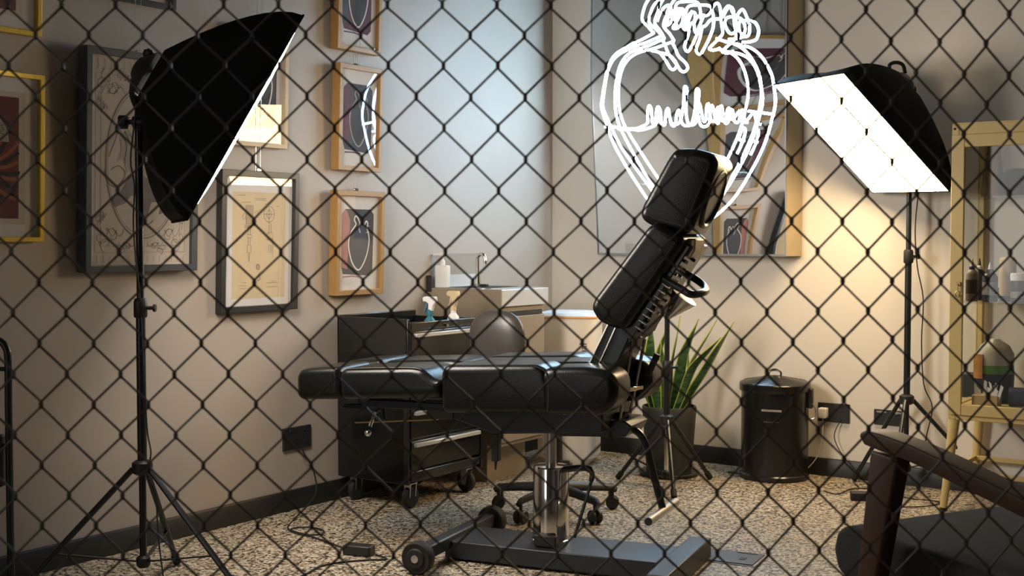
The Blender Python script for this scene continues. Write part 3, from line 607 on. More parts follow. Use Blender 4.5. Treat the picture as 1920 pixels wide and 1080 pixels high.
# upright grip on the heads
def hp(x, y, Y, head): return depth_at(x, y, Y) - head
MB().tube(smooth_path([hp(288, 128, 3.84, hL), hp(280, 118, 3.84, hL), hp(278, 104, 3.84, hL), hp(283, 93, 3.84, hL)], 4), [.012] * 4 + [.014] * 4 + [.018] * 3 + [.010] * 2, 10).build('handle', M['plastic'], tL)
YR = hR.y
MB().tube(smooth_path([hp(1669, 136, YR, hR), hp(1668, 122, YR, hR), hp(1680, 117, YR, hR), hp(1693, 122, YR, hR), hp(1697, 138, YR, hR)], 5), .008, 10).build('handle', M['satin'], tR)
def cable(name, label, pts, r=.0028, m='cable', cat='cable', n=6, group=None):
    return tag(MB().tube(smooth_path(pts, n), r, 7).build(name, M[m]), label, cat, group)
MB().tube(smooth_path([hp(272, 145, 3.84, hL), hp(266, 140, 3.84, hL), hp(258, 165, 3.84, hL), hp(252, 230, 3.84, hL), hp(245, 300, 3.84, hL), hp(252, 350, 3.84, hL), hp(250, 420, 3.84, hL), hp(256, 500, 3.84, hL), hp(263, 560, 3.845, hL), hp(270, 700, 3.84, hL), hp(276, 805, 3.84, hL), hp(283, 850, 3.83, hL), hp(276, 890, 3.83, hL), hp(292, 930, 3.83, hL), hp(296, 1000, 3.82, hL), hp(306, 1080, 3.80, hL), hp(310, 1100, 3.80, hL)], 5), .0026, 6).build('mains_lead', M['cable'], tL)
MB().tube(smooth_path([hp(1722, 362, 5.42, hR), hp(1716, 430, 5.42, hR), hp(1720, 500, 5.42, hR), hp(1731, 560, 5.42, hR), hp(1728, 640, 5.42, hR), hp(1732, 720, 5.42, hR), hp(1748, 765, 5.41, hR), hp(1735, 830, 5.41, hR), hp(1742, 870, 5.41, hR)], 5), .0026, 6).build('mains_lead', M['cable'], tR)

# ------------------------------------------------------------------ adjustable bed-chair
BO = Vector((.133, 4.21, 0)); BA = math.atan2(-.394, .919); B = Fr(BO, BA)
bed = thing('tattoo_chair', 'black leather adjustable tattoo chair with raised headrest on a chrome column', 'chair', BO, BA)
def fillet(poly, r, n=5):
    out = []; k = len(poly)
    for i in range(k):
        p = Vector(poly[i]).to_2d() if False else Vector((poly[i][0], poly[i][1])); a = Vector(poly[i - 1][:2]); b = Vector(poly[(i + 1) % k][:2])
        da = a - p; db = b - p; rr = min(r, da.length * .48, db.length * .48); A_1 = p + da.normalized() * rr; B_1 = p + db.normalized() * rr
        for j in range(n + 1): t = j / n; q = A_1 * (1 - t) ** 2 + p * 2 * t * (1 - t) + B_1 * t * t; out.append((q.x, q.y))
    return out
def cushion(name, poly, v0, v1, bev, mt='leather', r=.03, par=None, crown=.006):
    # filleted outline, rim rolled over in steps like stuffed leather
    P_ = fillet(poly, r); n = len(P_); cx = sum(p[0] for p in P_) / n; cz = sum(p[1] for p in P_) / n
    def inset(d):
        out = []
        for i in range(n):
            p = Vector(P_[i]); t = (Vector(P_[(i + 1) % n]) - Vector(P_[i - 1])); t = t.normalized() if t.length > 1e-9 else Vector((1, 0)); nn = Vector((-t.y, t.x))
            if nn.dot(Vector((cx, cz)) - p) < 0: nn = -nn
            out.append(p + nn * d)
        return out
    lv = []; K = 6
    for side in (0, 1):
        seq = [(bev * (1 - math.sin(a)), bev * (1 - math.cos(a))) for a in [math.pi / 2 * k / K for k in range(K + 1)]]
        if side == 0: lv += [(v0 + d2, d1) for d1, d2 in [(s_[0], s_[1]) for s_ in seq][::1]] if False else [(v0 + bev * (1 - math.sin(a)), bev * (1 - math.cos(a))) for a in [math.pi / 2 * (K - k) / K for k in range(K + 1)]]
        else: lv += [(v1 - bev * (1 - math.sin(a)), bev * (1 - math.cos(a))) for a in [math.pi / 2 * k / K for k in range(K + 1)]]
    mb = MB(); vs = []
    for (v, d) in lv:
        for q in inset(d): vs.append((q.x, v, q.y))
    m = len(lv); fs = [(i * n + j, i * n + (j + 1) % n, (i + 1) * n + (j + 1) % n, (i + 1) * n + j) for i in range(m - 1) for j in range(n)]
    fs += [tuple(range(n)), tuple(range((m - 1) * n, m * n))]
    mb.add(vs, fs); return mb.build(name, M[mt], par or bed, sharp=60)
def P2(px, v): return [(B.q(x, y, v).x, B.q(x, y, v).z) for x, y in px]
def pad(name, px, v, v0, v1, bev=.022, mt='leather', r=.03): return cushion(name, P2(px, v), v0, v1, bev, mt, r)
# base
MB().box(-.345, .43, -.12, .12, .008, .068).build('base_beam', M['basepaint'], bed, bevel=.004, seg=2)
MB().box(.415, .49, -.27, .27, .0, .070).build('base_crossbar', M['basepaint'], bed, bevel=.004, seg=2)
MB().box(-.372, -.322, -.285, .25, .040, .085).build('rear_crossbar', M['basepaint'], bed, bevel=.006, seg=2)
for v in (-.312, .282):
    MT = Matrix.Rotation(R(90), 3, 'X')
    w_ = MB().lathe([(.012, -.026), (.030, -.026), (.034, -.020), (.050, -.022), (.054, -.014), (.054, .014), (.050, .022), (.034, .020), (.030, .026), (.012, .026)], 32, (-.347, v, .054), MT).build('wheel', M['rubber'], bed)
    MB().lathe([(.001, -.029), (.013, -.028), (.015, -.022), (.015, .022), (.013, .028), (.001, .029)], 16, (-.347, v, .054), MT).build('hub', M['steel'], w_)
MB().lathe([(.067, .068), (.066, .082), (.0615, .084), (.0605, .325), (.057, .333), (.020, .336)], 40).build('pump_cylinder', M['chrome'], bed)
MB().tube([(0, 0, .33), (0, 0, .50)], .019, 20).build('piston', M['steel'], bed)
MB().box(-.03, .05, -.085, -.058, .07, .11).build('pump_valve', M['plastic'], bed, bevel=.004, seg=2)
pp = smooth_path([B.q(1058, 880, -.02), B.q(1095, 877, -.04), B.q(1109, 884, -.06), B.q(1108, 905, -.07), B.q(1090, 965, -.09), B.q(1077, 1008, -.10)], 6)
MB().tube(pp, [.011] * 12 + [.009] * 6 + [.0055] * (len(pp) - 18), 10).build('pump_lever', M['satin'], bed)
# seat frame
MB().prism(P2([(822, 752), (1128, 760), (1132, 812), (925, 814), (822, 776)], -.15), -.15, .15).build('seat_frame', M['blackmetal'], bed, bevel=.006, seg=2)
MB().prism(P2([(1040, 782), (1172, 790), (1185, 800), (1172, 820), (1040, 818)], -.08), -.08, .10).build('seat_bracket', M['blackmetal'], bed, bevel=.004, seg=2)
MB().prism(P2([(798, 750), (852, 752), (850, 786), (805, 786)], -.15), -.16, -.145).build('hinge_plate', mat('dark_brown_plate', (.045, .038, .030), .5), bed, bevel=.003, seg=2)
q = B.q(930, 812, -.10); MB().box(q.x - .012, q.x + .014, -.115, -.085, q.z - .095, q.z).build('release_rod_housing', M['plastic'], bed, bevel=.004, seg=2)
MB().tube([(q.x, -.10, q.z - .09), (q.x - .002, -.10, q.z - .125)], [.006, .003], 8).build('release_rod', M['plastic'], bed)
# seat cushions
pad('seat_cushion', [(824, 700), (832, 685), (1004, 684), (1023, 694), (1032, 730), (1032, 776), (826, 776)], -.27, -.27, -.085, .024)
m_ = [(p[0], p[1]) for p in P2([(824, 700), (832, 685), (1004, 684), (1023, 694), (1032, 730), (1032, 776), (826, 776)], -.27)]
cushion('seat_cushion', m_, .085, .27, .024)
cushion('seat_centre_cushion', [(p[0], p[1] - .006) for p in P2([(822, 684), (1080, 684), (1080, 776), (824, 776)], -.27)], -.10, .10, .016)
hp_ = [(1012, 689), (1108, 688), (1156, 700), (1158, 752), (1132, 780), (1012, 780)]
pad('saddle_cushion', hp_, -.26, -.27, -.10, .030, r=.045); pad('saddle_cushion', hp_, -.26, .10, .27, .030, r=.045)
pad('saddle_centre_cushion', [(1012, 689), (1084, 689), (1088, 776), (1012, 778)], -.26, -.105, .105, .016, r=.02)
MB().tube(smooth_path([(p[0], -.272 + .004, p[1]) for p in P2([(1000, 687), (1018, 694), (1026, 706), (1028, 740), (1027, 772)], -.27)], 5), .0028, 6).build('seam_piping', M['leather_edge'], bed)
# leg rests
calf = P2([(634, 700), (644, 691), (770, 689), (790, 693), (802, 704), (814, 712), (824, 714), (826, 746), (636, 750)], -.27)
foot = P2([(553, 706), (560, 694), (575, 690), (630, 688), (636, 700), (636, 750), (562, 750), (554, 742)], -.27)
for v0, v1 in ((-.27, -.03), (.03, .27)):
    cushion('calf_rest', calf, v0, v1, .024)
    cushion('foot_rest', foot, v0, v1, .024)
    for r_ in (0,):
        MB().box(-.66, -.28, (v0 + v1) / 2 - .02, (v0 + v1) / 2 + .02, .520, .548).build('leg_rest_bar', M['blackmetal'], bed, bevel=.003, seg=1)
for pts in ([(648, 692), (700, 690), (770, 690), (788, 694)], ):
    MB().tube(smooth_path([(p[0], -.262, p[1] - .001) for p in P2(pts, -.27)], 5), .0022, 6).build('seam_piping', M['leather_edge'], bed)
# underside levers
MB().tube([B.q(665, 792, -.14), B.q(822, 786, -.14)], .0035, 8).build('linkage_rod', M['brass'], bed)
l_ = MB(); l_.tube([B.q(703, 772, -.16), B.q(694, 800, -.18)], .006, 10); l_.ball(B.q(690, 812, -.18), .012, 14); l_.build('lever', M['chrome'], bed)
MB().prism(P2([(650, 757), (686, 757), (690, 768), (640, 764)], -.17), -.18, -.16).build('latch', M['satin'], bed, bevel=.002, seg=1)
MB().tube([B.q(700, 775, -.15), B.q(722, 762, -.15)], .007, 8).tube([B.q(716, 750, -.15), B.q(720, 786, -.15)], .008, 8).build('lever_pivot', M['satin'], bed)
# backrest
MB().prism(P2([(1101, 688), (1140, 600), (1190, 590), (1178, 640), (1150, 700), (1128, 704)], -.10), -.10, .10).build('backrest_neck', M['satin'], bed, bevel=.006, seg=2)
MB().tube([B.q(1104, 685, -.105), B.q(1142, 604, -.105)], .003, 6).tube([B.q(1120, 690, -.105), B.q(1156, 610, -.105)], .003, 6).build('neck_trim', M['steel'], bed)
pad('backrest_cushion', [(1107, 578), (1112, 562), (1215, 424), (1232, 416), (1282, 446), (1278, 462), (1172, 618), (1150, 616), (1120, 602)], -.15, -.155, .155, .024)
MB().prism(P2([(1165, 622), (1276, 452), (1296, 462), (1182, 640)], -.11), -.11, .11).build('back_plate', M['satin'], bed, bevel=.004, seg=2)
head = [(1198, 402), (1202, 386), (1252, 294), (1264, 279), (1300, 277), (1334, 287), (1344, 302), (1342, 318), (1298, 428), (1286, 440), (1262, 436), (1220, 424), (1204, 414)]
pad('headrest', head, -.12, -.12, .12, .026)
# oval face opening on the rear of the headrest
a = B.q(1338, 306, -.12); c2 = B.q(1294, 432, -.12); ax = (c2 - a); ax.y = 0; Lh = ax.length; ax.normalize(); nn = Vector((-ax.z, 0, ax.x)); nn = nn if nn.x > 0 else -nn
ce = (a + c2) / 2; ce.y = 0
ring = [ce + ax * (Lh * .42 * math.cos(k * math.pi / 16)) + Vector((0, .085 * math.sin(k * math.pi / 16), 0)) + nn * .006 for k in range(32)]
MB().tube(ring, .010, 8, closed=True).build('face_opening_rim', M['leather'], bed)
MB().add([p - nn * .002 for p in ring], [tuple(range(32))]) if False else None
mb = MB(); mb.add([ce + (p - ce) * .92 - nn * .004 + nn * .0 for p in ring], [tuple(range(32))]); mb.build('face_opening_pad', M['blackmetal'], bed)
pad_c = MB().prism(P2([(1264, 450), (1276, 446), (1306, 448), (1304, 470), (1296, 484), (1256, 476)], -.08), -.09, .03).build('headrest_bracket', mat('pale_worn_metal', (.34, .27, .18), .4, .5), bed, bevel=.005, seg=2)
for d in (0, 14): MB().bar(B.q(1266 + d, 478 - d * .3, -.08 + d * .006), B.q(1290 + d, 494 - d * .3, -.08 + d * .006), .012, .010).build('headrest_rail', M['satin'], bed, bevel=.001, seg=1)
for k in range(11):                                 # rows of adjuster bolts down the back
    for r_, dv in ((0, -.105), (1, -.02)):
        x = 1262 - 7.0 * k + r_ * 9; y = 496 + 11.5 * k + r_ * 4
        q = B.q(x, y, dv); MB().tube([q, q + Vector((.026, 0, -.014))], .0058, 8).build('adjuster_bolt', M['chrome'], bed)
MB().prism(P2([(1240, 500), (1262, 506), (1206, 626), (1186, 620)], -.09), -.09, .04).build('ratchet_rail', M['satin'], bed, bevel=.002, seg=1)
hh = smooth_path([B.q(1244, 522, -.12), B.q(1276, 541, -.12), B.q(1296, 552, -.12), B.q(1316, 549, -.07), B.q(1324, 544, 0), B.q(1318, 534, .05), B.q(1302, 522, .07), B.q(1276, 508, .07)], 5)
MB().tube(hh, .0125, 12).build('grab_handle', M['satin'], bed)
MB().lathe([(.008, 0), (.045, .085), (.047, .09)], 20, B.q(1252, 596, .0), Matrix.Rotation(R(38), 3, 'Y')).build('support_cone', M['steel'], bed)
# strut, linkage and foot bar
for (x0_, y0_, x1_, y1_, v) in ((1186, 640, 1160, 800, -.06), (1209, 636, 1178, 792, .02)):
    MB().tube([B.q(x0_, y0_, v), B.q(x1_, y1_, v)], .0055, 8).build('support_rod', M['steel'], bed)
MB().bar(B.q(1176, 731, -.07), B.q(1204, 726, .03), .010, .014).build('rod_clamp', M['chrome'], bed, bevel=.002, seg=1)
MB().bar(B.q(1158, 803, -.07), B.q(1196, 792, .03), .03, .008).build('rod_foot_plate', M['satin'], bed, bevel=.002, seg=1)
q = B.q(1168, 779, .0); MB().lathe([(.022, -.008), (.025, -.004), (.025, .006), (.02, .010)], 16, q).build('locking_knob', M['plastic'], bed)
MB().tube([q, q + Vector((0, 0, -.05))], .006, 8).build('knob_stem', M['satin'], bed)
MB().tube([B.q(1213, 706, .06), B.q(1233, 664, .06)], .011, 10).build('rod_grip', M['rubber'], bed)
pp = smooth_path([B.q(1150, 800, 0), B.q(1178, 803, 0), B.q(1198, 812, 0), B.q(1212, 836, 0), B.q(1222, 875, 0), B.q(1232, 915, 0), B.q(1242, 952, 0)], 6)
MB().tube(pp, .0125, 10).build('foot_bar_arm', M['satin'], bed)
q = B.q(1244, 958, 0); MB().tube([q + Vector((0, -.17, 0)), q + Vector((0, .15, 0))], .0145, 14).build('foot_bar', M['steel'], bed)
MB().tube([q + Vector((0, -.172, 0)), q + Vector((0, -.165, 0))], .0125, 14).build('foot_bar_cap', M['rubber'], bed)

# ------------------------------------------------------------------ tool trolley
TQ = Vector((-.42, 5.0, 0)); Tt = Fr(TQ, AR)          # x = along right-wall direction (end face), y = away along the left wall
tr = thing('tool_trolley', 'black metal drawer trolley on castors against the left wall', 'trolley', TQ, AR)
W_, D_ = .385, .51; zb, zt = .105, .78
# body: x from -W_ to 0, y from 0 to D_; drawers face +x
MB().box(-W_, -.02, 0, D_, zb, .636).build('cabinet_body', M['trolley'], tr, bevel=.004, seg=2)
sd = MB(); sd.box(-W_, 0, 0, .012, zb, zt).box(-W_, 0, D_ - .012, D_, zb, zt - .02).box(-W_, -W_ + .012, 0, D_, .62, zt + .005).box(-.014, -.002, 0, D_, .62, zt - .015); sd.build('top_tray', M['trolley'], tr, bevel=.003, seg=2)
zs = [(.735, .765, 0), (.60, .728, 1), (.42, .59, 0), (.29, .41, 1), (.165, .28, 1), (.12, .155, 0)]
for z0_, z1_, hnd in zs:
    d_ = MB().box(-.022, .0, .02, D_ - .02, z0_, z1_).build('drawer', M['trolley'], tr, bevel=.003, seg=2)
    if hnd:
        zc = z1_ - .012
        MB().box(.0, .018, .035, D_ - .035, zc - .012, zc + .004).build('handle', mat('pale_aluminium', (.62, .60, .56), .35, .4), d_, bevel=.002, seg=1)
for y in (.25, .47): MB().tube([(0.0, y, .742), (.010, y, .742)], .008, 12).build('lock', M['chrome'], tr)
for (x, y) in ((-.33, .055), (-.035, .055), (-.33, .45), (-.045, .45)):
    c_ = MB().prism([(-.018, 0), (.018, 0), (.012, -.07), (-.012, -.07)], -.02, -.016, 'y').prism([(-.018, 0), (.018, 0), (.012, -.07), (-.012, -.07)], .016, .02, 'y').box(-.02, .02, -.022, .022, -.004, .0)
    for p in c_.v: p += Vector((x, y, zb))
    c_ = c_.build('castor_fork', M['steel'], tr)
    wl = MB().lathe([(.008, -.013), (.040, -.013), (.046, -.007), (.046, .007), (.040, .013), (.008, .013)], 24, (x + (.0), y, .047), Matrix.Rotation(R(90), 3, 'Y') if y < .2 else Matrix.Rotation(R(90), 3, 'X')).build('castor_wheel', M['rubber'], tr)
# spray bottles standing in the top tray
def spray(name, label, base, ang, bc, tc_, hh_):
    t = thing(name, label, 'spray bottle', base, ang); t.scale = (1, 1, hh_)
    MB().lathe([(.026, 0), (.030, .006), (.030, .10), (.024, .125), (.012, .14), (.012, .152)], 20).build('bottle', M[bc], t)
    MB().lathe([(.014, .150), (.014, .168), (.010, .172)], 14).build('collar', M[tc_], t)
    MB().prism([(-.030, .205), (-.030, .222), (-.02, .226), (.030, .226), (.034, .205), (.020, .190), (.014, .165), (-.004, .165), (-.004, .196), (-.014, .204)], -.010, .010).build('spray_head', M['white'] if tc_ == 'teal' else M[tc_], t, bevel=.003, seg=2)
    MB().prism([(-.016, .204), (-.008, .204), (-.010, .185), (-.022, .160), (-.028, .162), (-.018, .186)], -.005, .005).build('trigger', M[tc_], t, bevel=.001, seg=1)
    MB().tube([(-.036, 0, .214), (-.028, 0, .214)], .006, 8).build('nozzle', M[tc_], t)
P = TQ + Tt.x * -.13 + Tt.y * .20; P = depth_at(806, 588, 5.22); spray('spray_bottle', 'spray bottle with teal trigger in the trolley tray', (P.x, P.y, .6365), AR + .2, 'teal', 'teal', 1)
P = depth_at(850, 588, 5.30); spray('spray_bottle', 'spray bottle with cream trigger in the trolley tray', (P.x, P.y, .6365), AR - .1, 'white', 'trigger', 1.09)

# ------------------------------------------------------------------ sink unit
SO = LW(1.07, 0); S_ = Fr(SO, AR)                      # x = out from the left wall, y = away from the camera along it
sk = thing('sink_unit', 'greige sink cabinet with steel top in the corner of the room', 'sink cabinet', SO, AR)
SWd, SL_ = .423, .385
MB().box(.012, SWd - .012, .012, SL_ - .03, .17, .80).build('cabinet_body', M['sinkbody'], sk, bevel=.003, seg=1)
MB().box(.012, SWd - .10, .03, SL_ - .05, 0, .17).build('plinth', M['sinkbody'], sk)
MB().box(SWd - .014, SWd, .02, SL_ - .035, .47, .755).build('drawer_front', M['sinkbody'], sk, bevel=.002, seg=1)
MB().box(SWd - .014, SWd, .02, SL_ - .035, .19, .46).build('drawer_front', M['sinkbody'], sk, bevel=.002, seg=1)
MB().box(SWd - .013, SWd - .004, .03, SL_ - .05, .758, .778).build('handle_recess', M['shadowgap'], sk)
ct = MB(); ct.box(.0, SWd, .0, SL_, .80, .878); ct.build('worktop', M['counter'], sk, bevel=.003, seg=2)
MB().box(.004, SWd + .002, -.002, .004, .70, .879).build('steel_end_panel', M['endsteel'], sk, bevel=.001, seg=1)
bs = MB(); bs.prism(rrect(.07, .33, .03, .33, .05), .878, .8815, 'z'); bs.build('basin_rim', M['steel'], sk)
bs = MB(); bs.prism(rrect(.08, .32, .04, .32, .045), .8816, .8822, 'z'); bs.build('basin', M['shadowgap'], sk)
MB().box(0, .012, .0, SL_, .878, .935).build('upstand', M['counter'], sk)
MB().box(.0, .030, -.004, .0, .86, .936).build('upstand_end', M['shadowgap'], sk)
st = thing('tap', 'chrome swan-neck tap on the sink', 'tap', SO + S_.x * .10 + S_.y * .36 + Vector((0, 0, .878)), AR)
P = depth_at(896, 535, 5.83); st.location = (P.x, P.y, .8822)
MB().lathe([(.022, 0), (.022, .008), (.015, .014), (.013, .05)], 20).build('tap_base', M['chrome'], st)
MB().tube(smooth_path([(0, 0, .04), (0, 0, .12), (.003, 0, .14), (.018, 0, .152), (.035, 0, .145), (.042, 0, .125), (.043, 0, .105)], 6), .0085, 14).build('spout', M['chrome'], st)
MB().box(.02, .055, -.012, .012, .0, .012).build('tap_lever', M['plastic'], st, bevel=.003, seg=2)
sp = thing('splash_panel', 'clear splash panel on the wall above the sink', 'splashback', LW(.86, .936, .004), AL)
MB().box(-.18, .20, -.005, 0, 0, .10).build('glass_sheet', M['splash'], sp)
P = depth_at(830, 538, 5.78)
sd = thing('soap_dispenser', 'white pump bottle of soap on the sink worktop', 'soap dispenser', (P.x, P.y, .878), AR + .3)
MB().box(-.032, .032, -.022, .022, 0, .105).build('bottle', M['white'], sd, bevel=.008, seg=3)
MB().lathe([(.012, .10), (.012, .125), (.006, .13), (.005, .150)], 14).build('collar', M['white'], sd)
MB().prism([(-.05, .148), (-.048, .156), (0, .164), (.014, .16), (.014, .150), (-.03, .150)], -.007, .007).build('pump_nozzle', M['white'], sd, bevel=.002, seg=1)

# ------------------------------------------------------------------ white waste bin
P = floor_at(1060, 866); P = Vector((.285, 6.13, 0))
wb = thing('waste_bin', 'tall white plastic bin with orange liner edge under its lid, beside the sink', 'bin', P, AR + .35)
def rr3(w0, d0, z, r): return [(x, y, z) for x, y in rrect(-w0, w0, -d0, d0, r, 5)]
def loft(levels, nm, m_, par, bev=0):
    mb = MB(); n = len(levels[0]); vs = [p for L in levels for p in L]
    fs = [(i * n + j, i * n + (j + 1) % n, (i + 1) * n + (j + 1) % n, (i + 1) * n + j) for i in range(len(levels) - 1) for j in range(n)]
    fs += [tuple(range(n - 1, -1, -1)), tuple((len(levels) - 1) * n + j for j in range(n))]
    mb.add(vs, fs); return mb.build(nm, M[m_], par)
loft([rr3(.105, .10, 0, .04), rr3(.140, .128, .04, .045), rr3(.148, .135, .722, .05)], 'bin_body', 'whitebin', wb)
loft([rr3(.149, .136, .720, .05), rr3(.152, .139, .722, .05), rr3(.152, .139, .728, .05), rr3(.150, .137, .730, .05)], 'liner_edge', 'orangeliner', wb)
loft([rr3(.149, .136, .729, .05), rr3(.149, .136, .733, .05), rr3(.138, .126, .745, .045), rr3(.09, .08, .752, .04)], 'lid', 'lidwhite', wb)
MB().box(-.05, .03, -.13 - .012, -.13 - .004, .0, .03).build('pedal', M['plastic'], wb)
fc = bpy.data.curves.new('printed_word', 'FONT'); fc.body = 'ual'; fc.size = .052; fc.extrude = .0004
fo = bpy.data.objects.new('word_source', fc); COL.objects.link(fo); bpy.context.view_layer.update()
wm = bpy.data.meshes.new_from_object(fo.evaluated_get(bpy.context.evaluated_depsgraph_get())); bpy.data.objects.remove(fo); wm.materials.clear(); wm.materials.append(M['blue'])
fo = bpy.data.objects.new('printed_word', wm); COL.objects.link(fo); fo.parent = wb; fo.rotation_euler = (R(90), R(-90), 0); fo.location = (.112, -.1355, .545)
# ------------------------------------------------------------------ stool
ST = Vector((.178, 4.98, 0))
stl = thing('work_stool', 'low wheeled stool with rounded grey backrest behind the tattoo chair', 'stool', ST, 0)
for k in range(5):
    a = R(90 + 72 * k); d = Vector((math.cos(a), math.sin(a), 0)); e = d * .245
    MB().tube([d * .02 + Vector((0, 0, .105)), d * .14 + Vector((0, 0, .098)), e + Vector((0, 0, .088)), e + d * .016 + Vector((0, 0, .076))], [.024, .020, .017, .014], 10, flat=.75).build('base_leg', M['plastic'], stl)
    tn = Vector((-d.y, d.x, 0)); q = R(25 + 60 * k); wd = Vector((math.cos(q), math.sin(q), 0)); ms = Matrix.Rotation(q, 3, 'Z') @ Matrix.Rotation(R(90), 3, 'Y')
    for s_ in (-1, 1): MB().lathe([(.004, -.008), (.022, -.009), (.027, -.004), (.027, .004), (.022, .009), (.004, .008)], 20, e + wd * s_ * .014 + Vector((0, 0, .0275)), ms).build('castor_wheel', M['plastic'], stl)
    MB().tube([e + Vector((0, 0, .03)), e + Vector((0, 0, .085))], .007, 8).build('castor_stem', M['plastic'], stl)
MB().lathe([(.034, .085), (.036, .12), (.028, .14), (.024, .32), (.014, .322), (.014, .44)], 20).build('gas_column', M['plastic'], stl)
MB().lathe([(.10, .43), (.165, .44), (.178, .455), (.178, .485), (.16, .505), (.05, .51)], 40).build('seat', M['stoolpad'], stl)
bp_ = depth_at(932, 640, 5.02) - ST
ms = Matrix.Rotation(R(-28), 3, 'Z')
mb = MB(); mb.ball((0, 0, 0), 1.0, 28, (.128, .040, .128))
for p in mb.v:
    p.x = math.copysign(abs(p.x / .128) ** .8 * .128, p.x); p.z = math.copysign(abs(p.z / .128) ** .8 * .128, p.z)
mb.v = [ms @ p + bp_ for p in mb.v]; mb.build('backrest', M['stoolpad'], stl)
MB().tube(smooth_path([(-.03, .02, .435), (bp_.x * .8, bp_.y + .05, .45), (bp_.x - .02, bp_.y + .05, .52), (bp_.x - .01, bp_.y + .03, bp_.z)], 5), .010, 10).build('backrest_arm', M['satin'], stl)

# ------------------------------------------------------------------ snake plant
PP = Vector((.737, 5.80, 0))
pl = thing('potted_snake_plant', 'snake plant with yellow-edged leaves in a dark grey pot', 'plant', PP)
MB().lathe([(.098, 0), (.104, .004), (.113, .12), (.122, .25), (.127, .318), (.124, .325), (.117, .325), (.113, .29), (.05, .288)], 40).build('pot', M['pot'], pl)
MB().lathe([(.02, .27), (.116, .292), (.10, .30), (.02, .302)], 24).build('soil', M['soil'], pl)
MB().lathe([(.10, 0), (.135, .002), (.142, .016), (.138, .018), (.10, .008)], 40).build('saucer', M['pot'], pl)
leaves = [  # base px, tip px, mid px, half width px, depth
    ((1238, 752), (1222, 600), (1222, 680), 13, -.02), ((1247, 752), (1256, 598), (1238, 670), 12, .02), ((1262, 752), (1310, 598), (1284, 670), 15, 0),
    ((1268, 754), (1344, 600), (1300, 680), 10, .03), ((1270, 756), (1376, 604), (1326, 690), 11, -.02), ((1256, 754), (1276, 592), (1262, 680), 7, .05),
    ((1228, 754), (1210, 640), (1212, 700), 12, .03), ((1264, 756), (1352, 632), (1300, 690), 9, -.05), ((1244, 756), (1239, 640), (1246, 700), 6, -.06), ((1226, 758), (1204, 690), (1210, 730), 8, .05), ((1274, 750), (1290, 640), (1292, 700), 9, .06)]
for (b0, tp, md, hw, dy) in leaves:
    A = depth_at(*b0, PP.y + dy) - PP; Cc = depth_at(*tp, PP.y + dy * 1.8) - PP; Bm = depth_at(*md, PP.y + dy * 1.3) - PP; A.z = .285
    ctl = smooth_path([A, A.lerp(Bm, .5) + Vector((0, 0, .0)), Bm, Bm.lerp(Cc, .5), Cc], 5); n = len(ctl); hwm = hw / FPX * 5.8
    lf = MB(); ed = MB(); vs = []; ev1 = []; ev2 = []
    for i, p in enumerate(ctl):
        q = i / (n - 1); wd = hwm * (0.55 + .75 * math.sin(math.pi * min(1, q * 1.05) * .62)) * (1 - q ** 5) * (1 if q < .75 else (1 - (q - .75) / .25) ** .7 if q < 1 else 0)
        tw = .5 + dy * 8 + q * .9; sx = Vector((math.cos(tw) * .8 + .2, math.sin(tw), 0)).normalized(); nr = Vector((-sx.y, sx.x, 0))
        l_, r_ = p - sx * wd + nr * wd * .25, p + sx * wd + nr * wd * .25; vs += [l_, p - nr * .0015, r_, p + nr * .0025]; ev1.append(l_); ev2.append(r_)
    fs = []
    for i in range(n - 1):
        for j in range(4): fs.append((i * 4 + j, i * 4 + (j + 1) % 4, (i + 1) * 4 + (j + 1) % 4, (i + 1) * 4 + j))
    fs.append((0, 1, 2, 3)); lf.add(vs, fs); lo = lf.build('leaf', M['leaf'], pl, sharp=70)
    ed.tube(ev1, .0024, 5).tube(ev2, .0024, 5); ed.build('leaf_margin', M['leafedge'], lo)

# ------------------------------------------------------------------ armrest tripod in front of the plant
AX = depth_at(1250, 800, 5.5)
arm = stand('armrest_stand', 'short black tripod with chrome lower tube standing in front of the snake plant', (AX.x, AX.y), [(-.20, .17), (.22, .17), (.0, -.26)], .300, .05, .80, 3, chrome_lower=True)
arm['category'] = 'tripod stand'
MB().tube([(.012, 0, .785), (.045, 0, .79)], .010, 10).lathe([(.012, -.01), (.02, -.006), (.02, .010), (.012, .014)], 12, (.045, 0, .79)).build('top_knob', M['satin'], arm)
MB().prism(rrect(-.07, .05, -.06, .10, .03), .80, .835, 'z').build('armrest_pad', M['leather'], arm, bevel=.01, seg=3)

# ------------------------------------------------------------------ black bin with lid
BC = Vector((1.218, 5.735, 0)); rB = .156
bn = thing('lidded_bin', 'round black metal bin with ribbed lid and chrome knob, against the right wall', 'bin', BC, -.4)
MB().lathe([(rB - .004, 0), (rB + .003, .003), (rB + .003, .022), (rB - .003, .028), (rB - .003, .415), (rB - .012, .418), (.02, .418)], 56).build('bin_body', M['bin'], bn)
prof = [(rB + .004, .405), (rB + .006, .410), (rB + .006, .438), (rB + .001, .444)]
for k in range(7): r0 = rB - .006 - k * .019; prof += [(r0, .447 + k * .0035), (r0 - .006, .451 + k * .0035), (r0 - .012, .4475 + k * .0035)]
prof += [(.012, .475)]
MB().lathe(prof, 56).build('lid', M['bin'], bn)
MB().tube(smooth_path([(-.028, 0, .470), (-.026, 0, .492), (0, 0, .500), (.026, 0, .492), (.028, 0, .470)], 5), .006, 10).build('lid_handle', M['chrome'], bn)
hb = MB().box(rB, rB + .018, -.02, .02, .33, .42).build('hinge', M['plastic'], bn, bevel=.003, seg=1)
MB().tube(smooth_path([(rB + .01, -.01, .36), (rB + .03, -.01, .33), (rB + .028, -.01, .29), (rB + .005, -.01, .28)], 5), .0025, 6).build('wire_bail', M['steel'], bn)
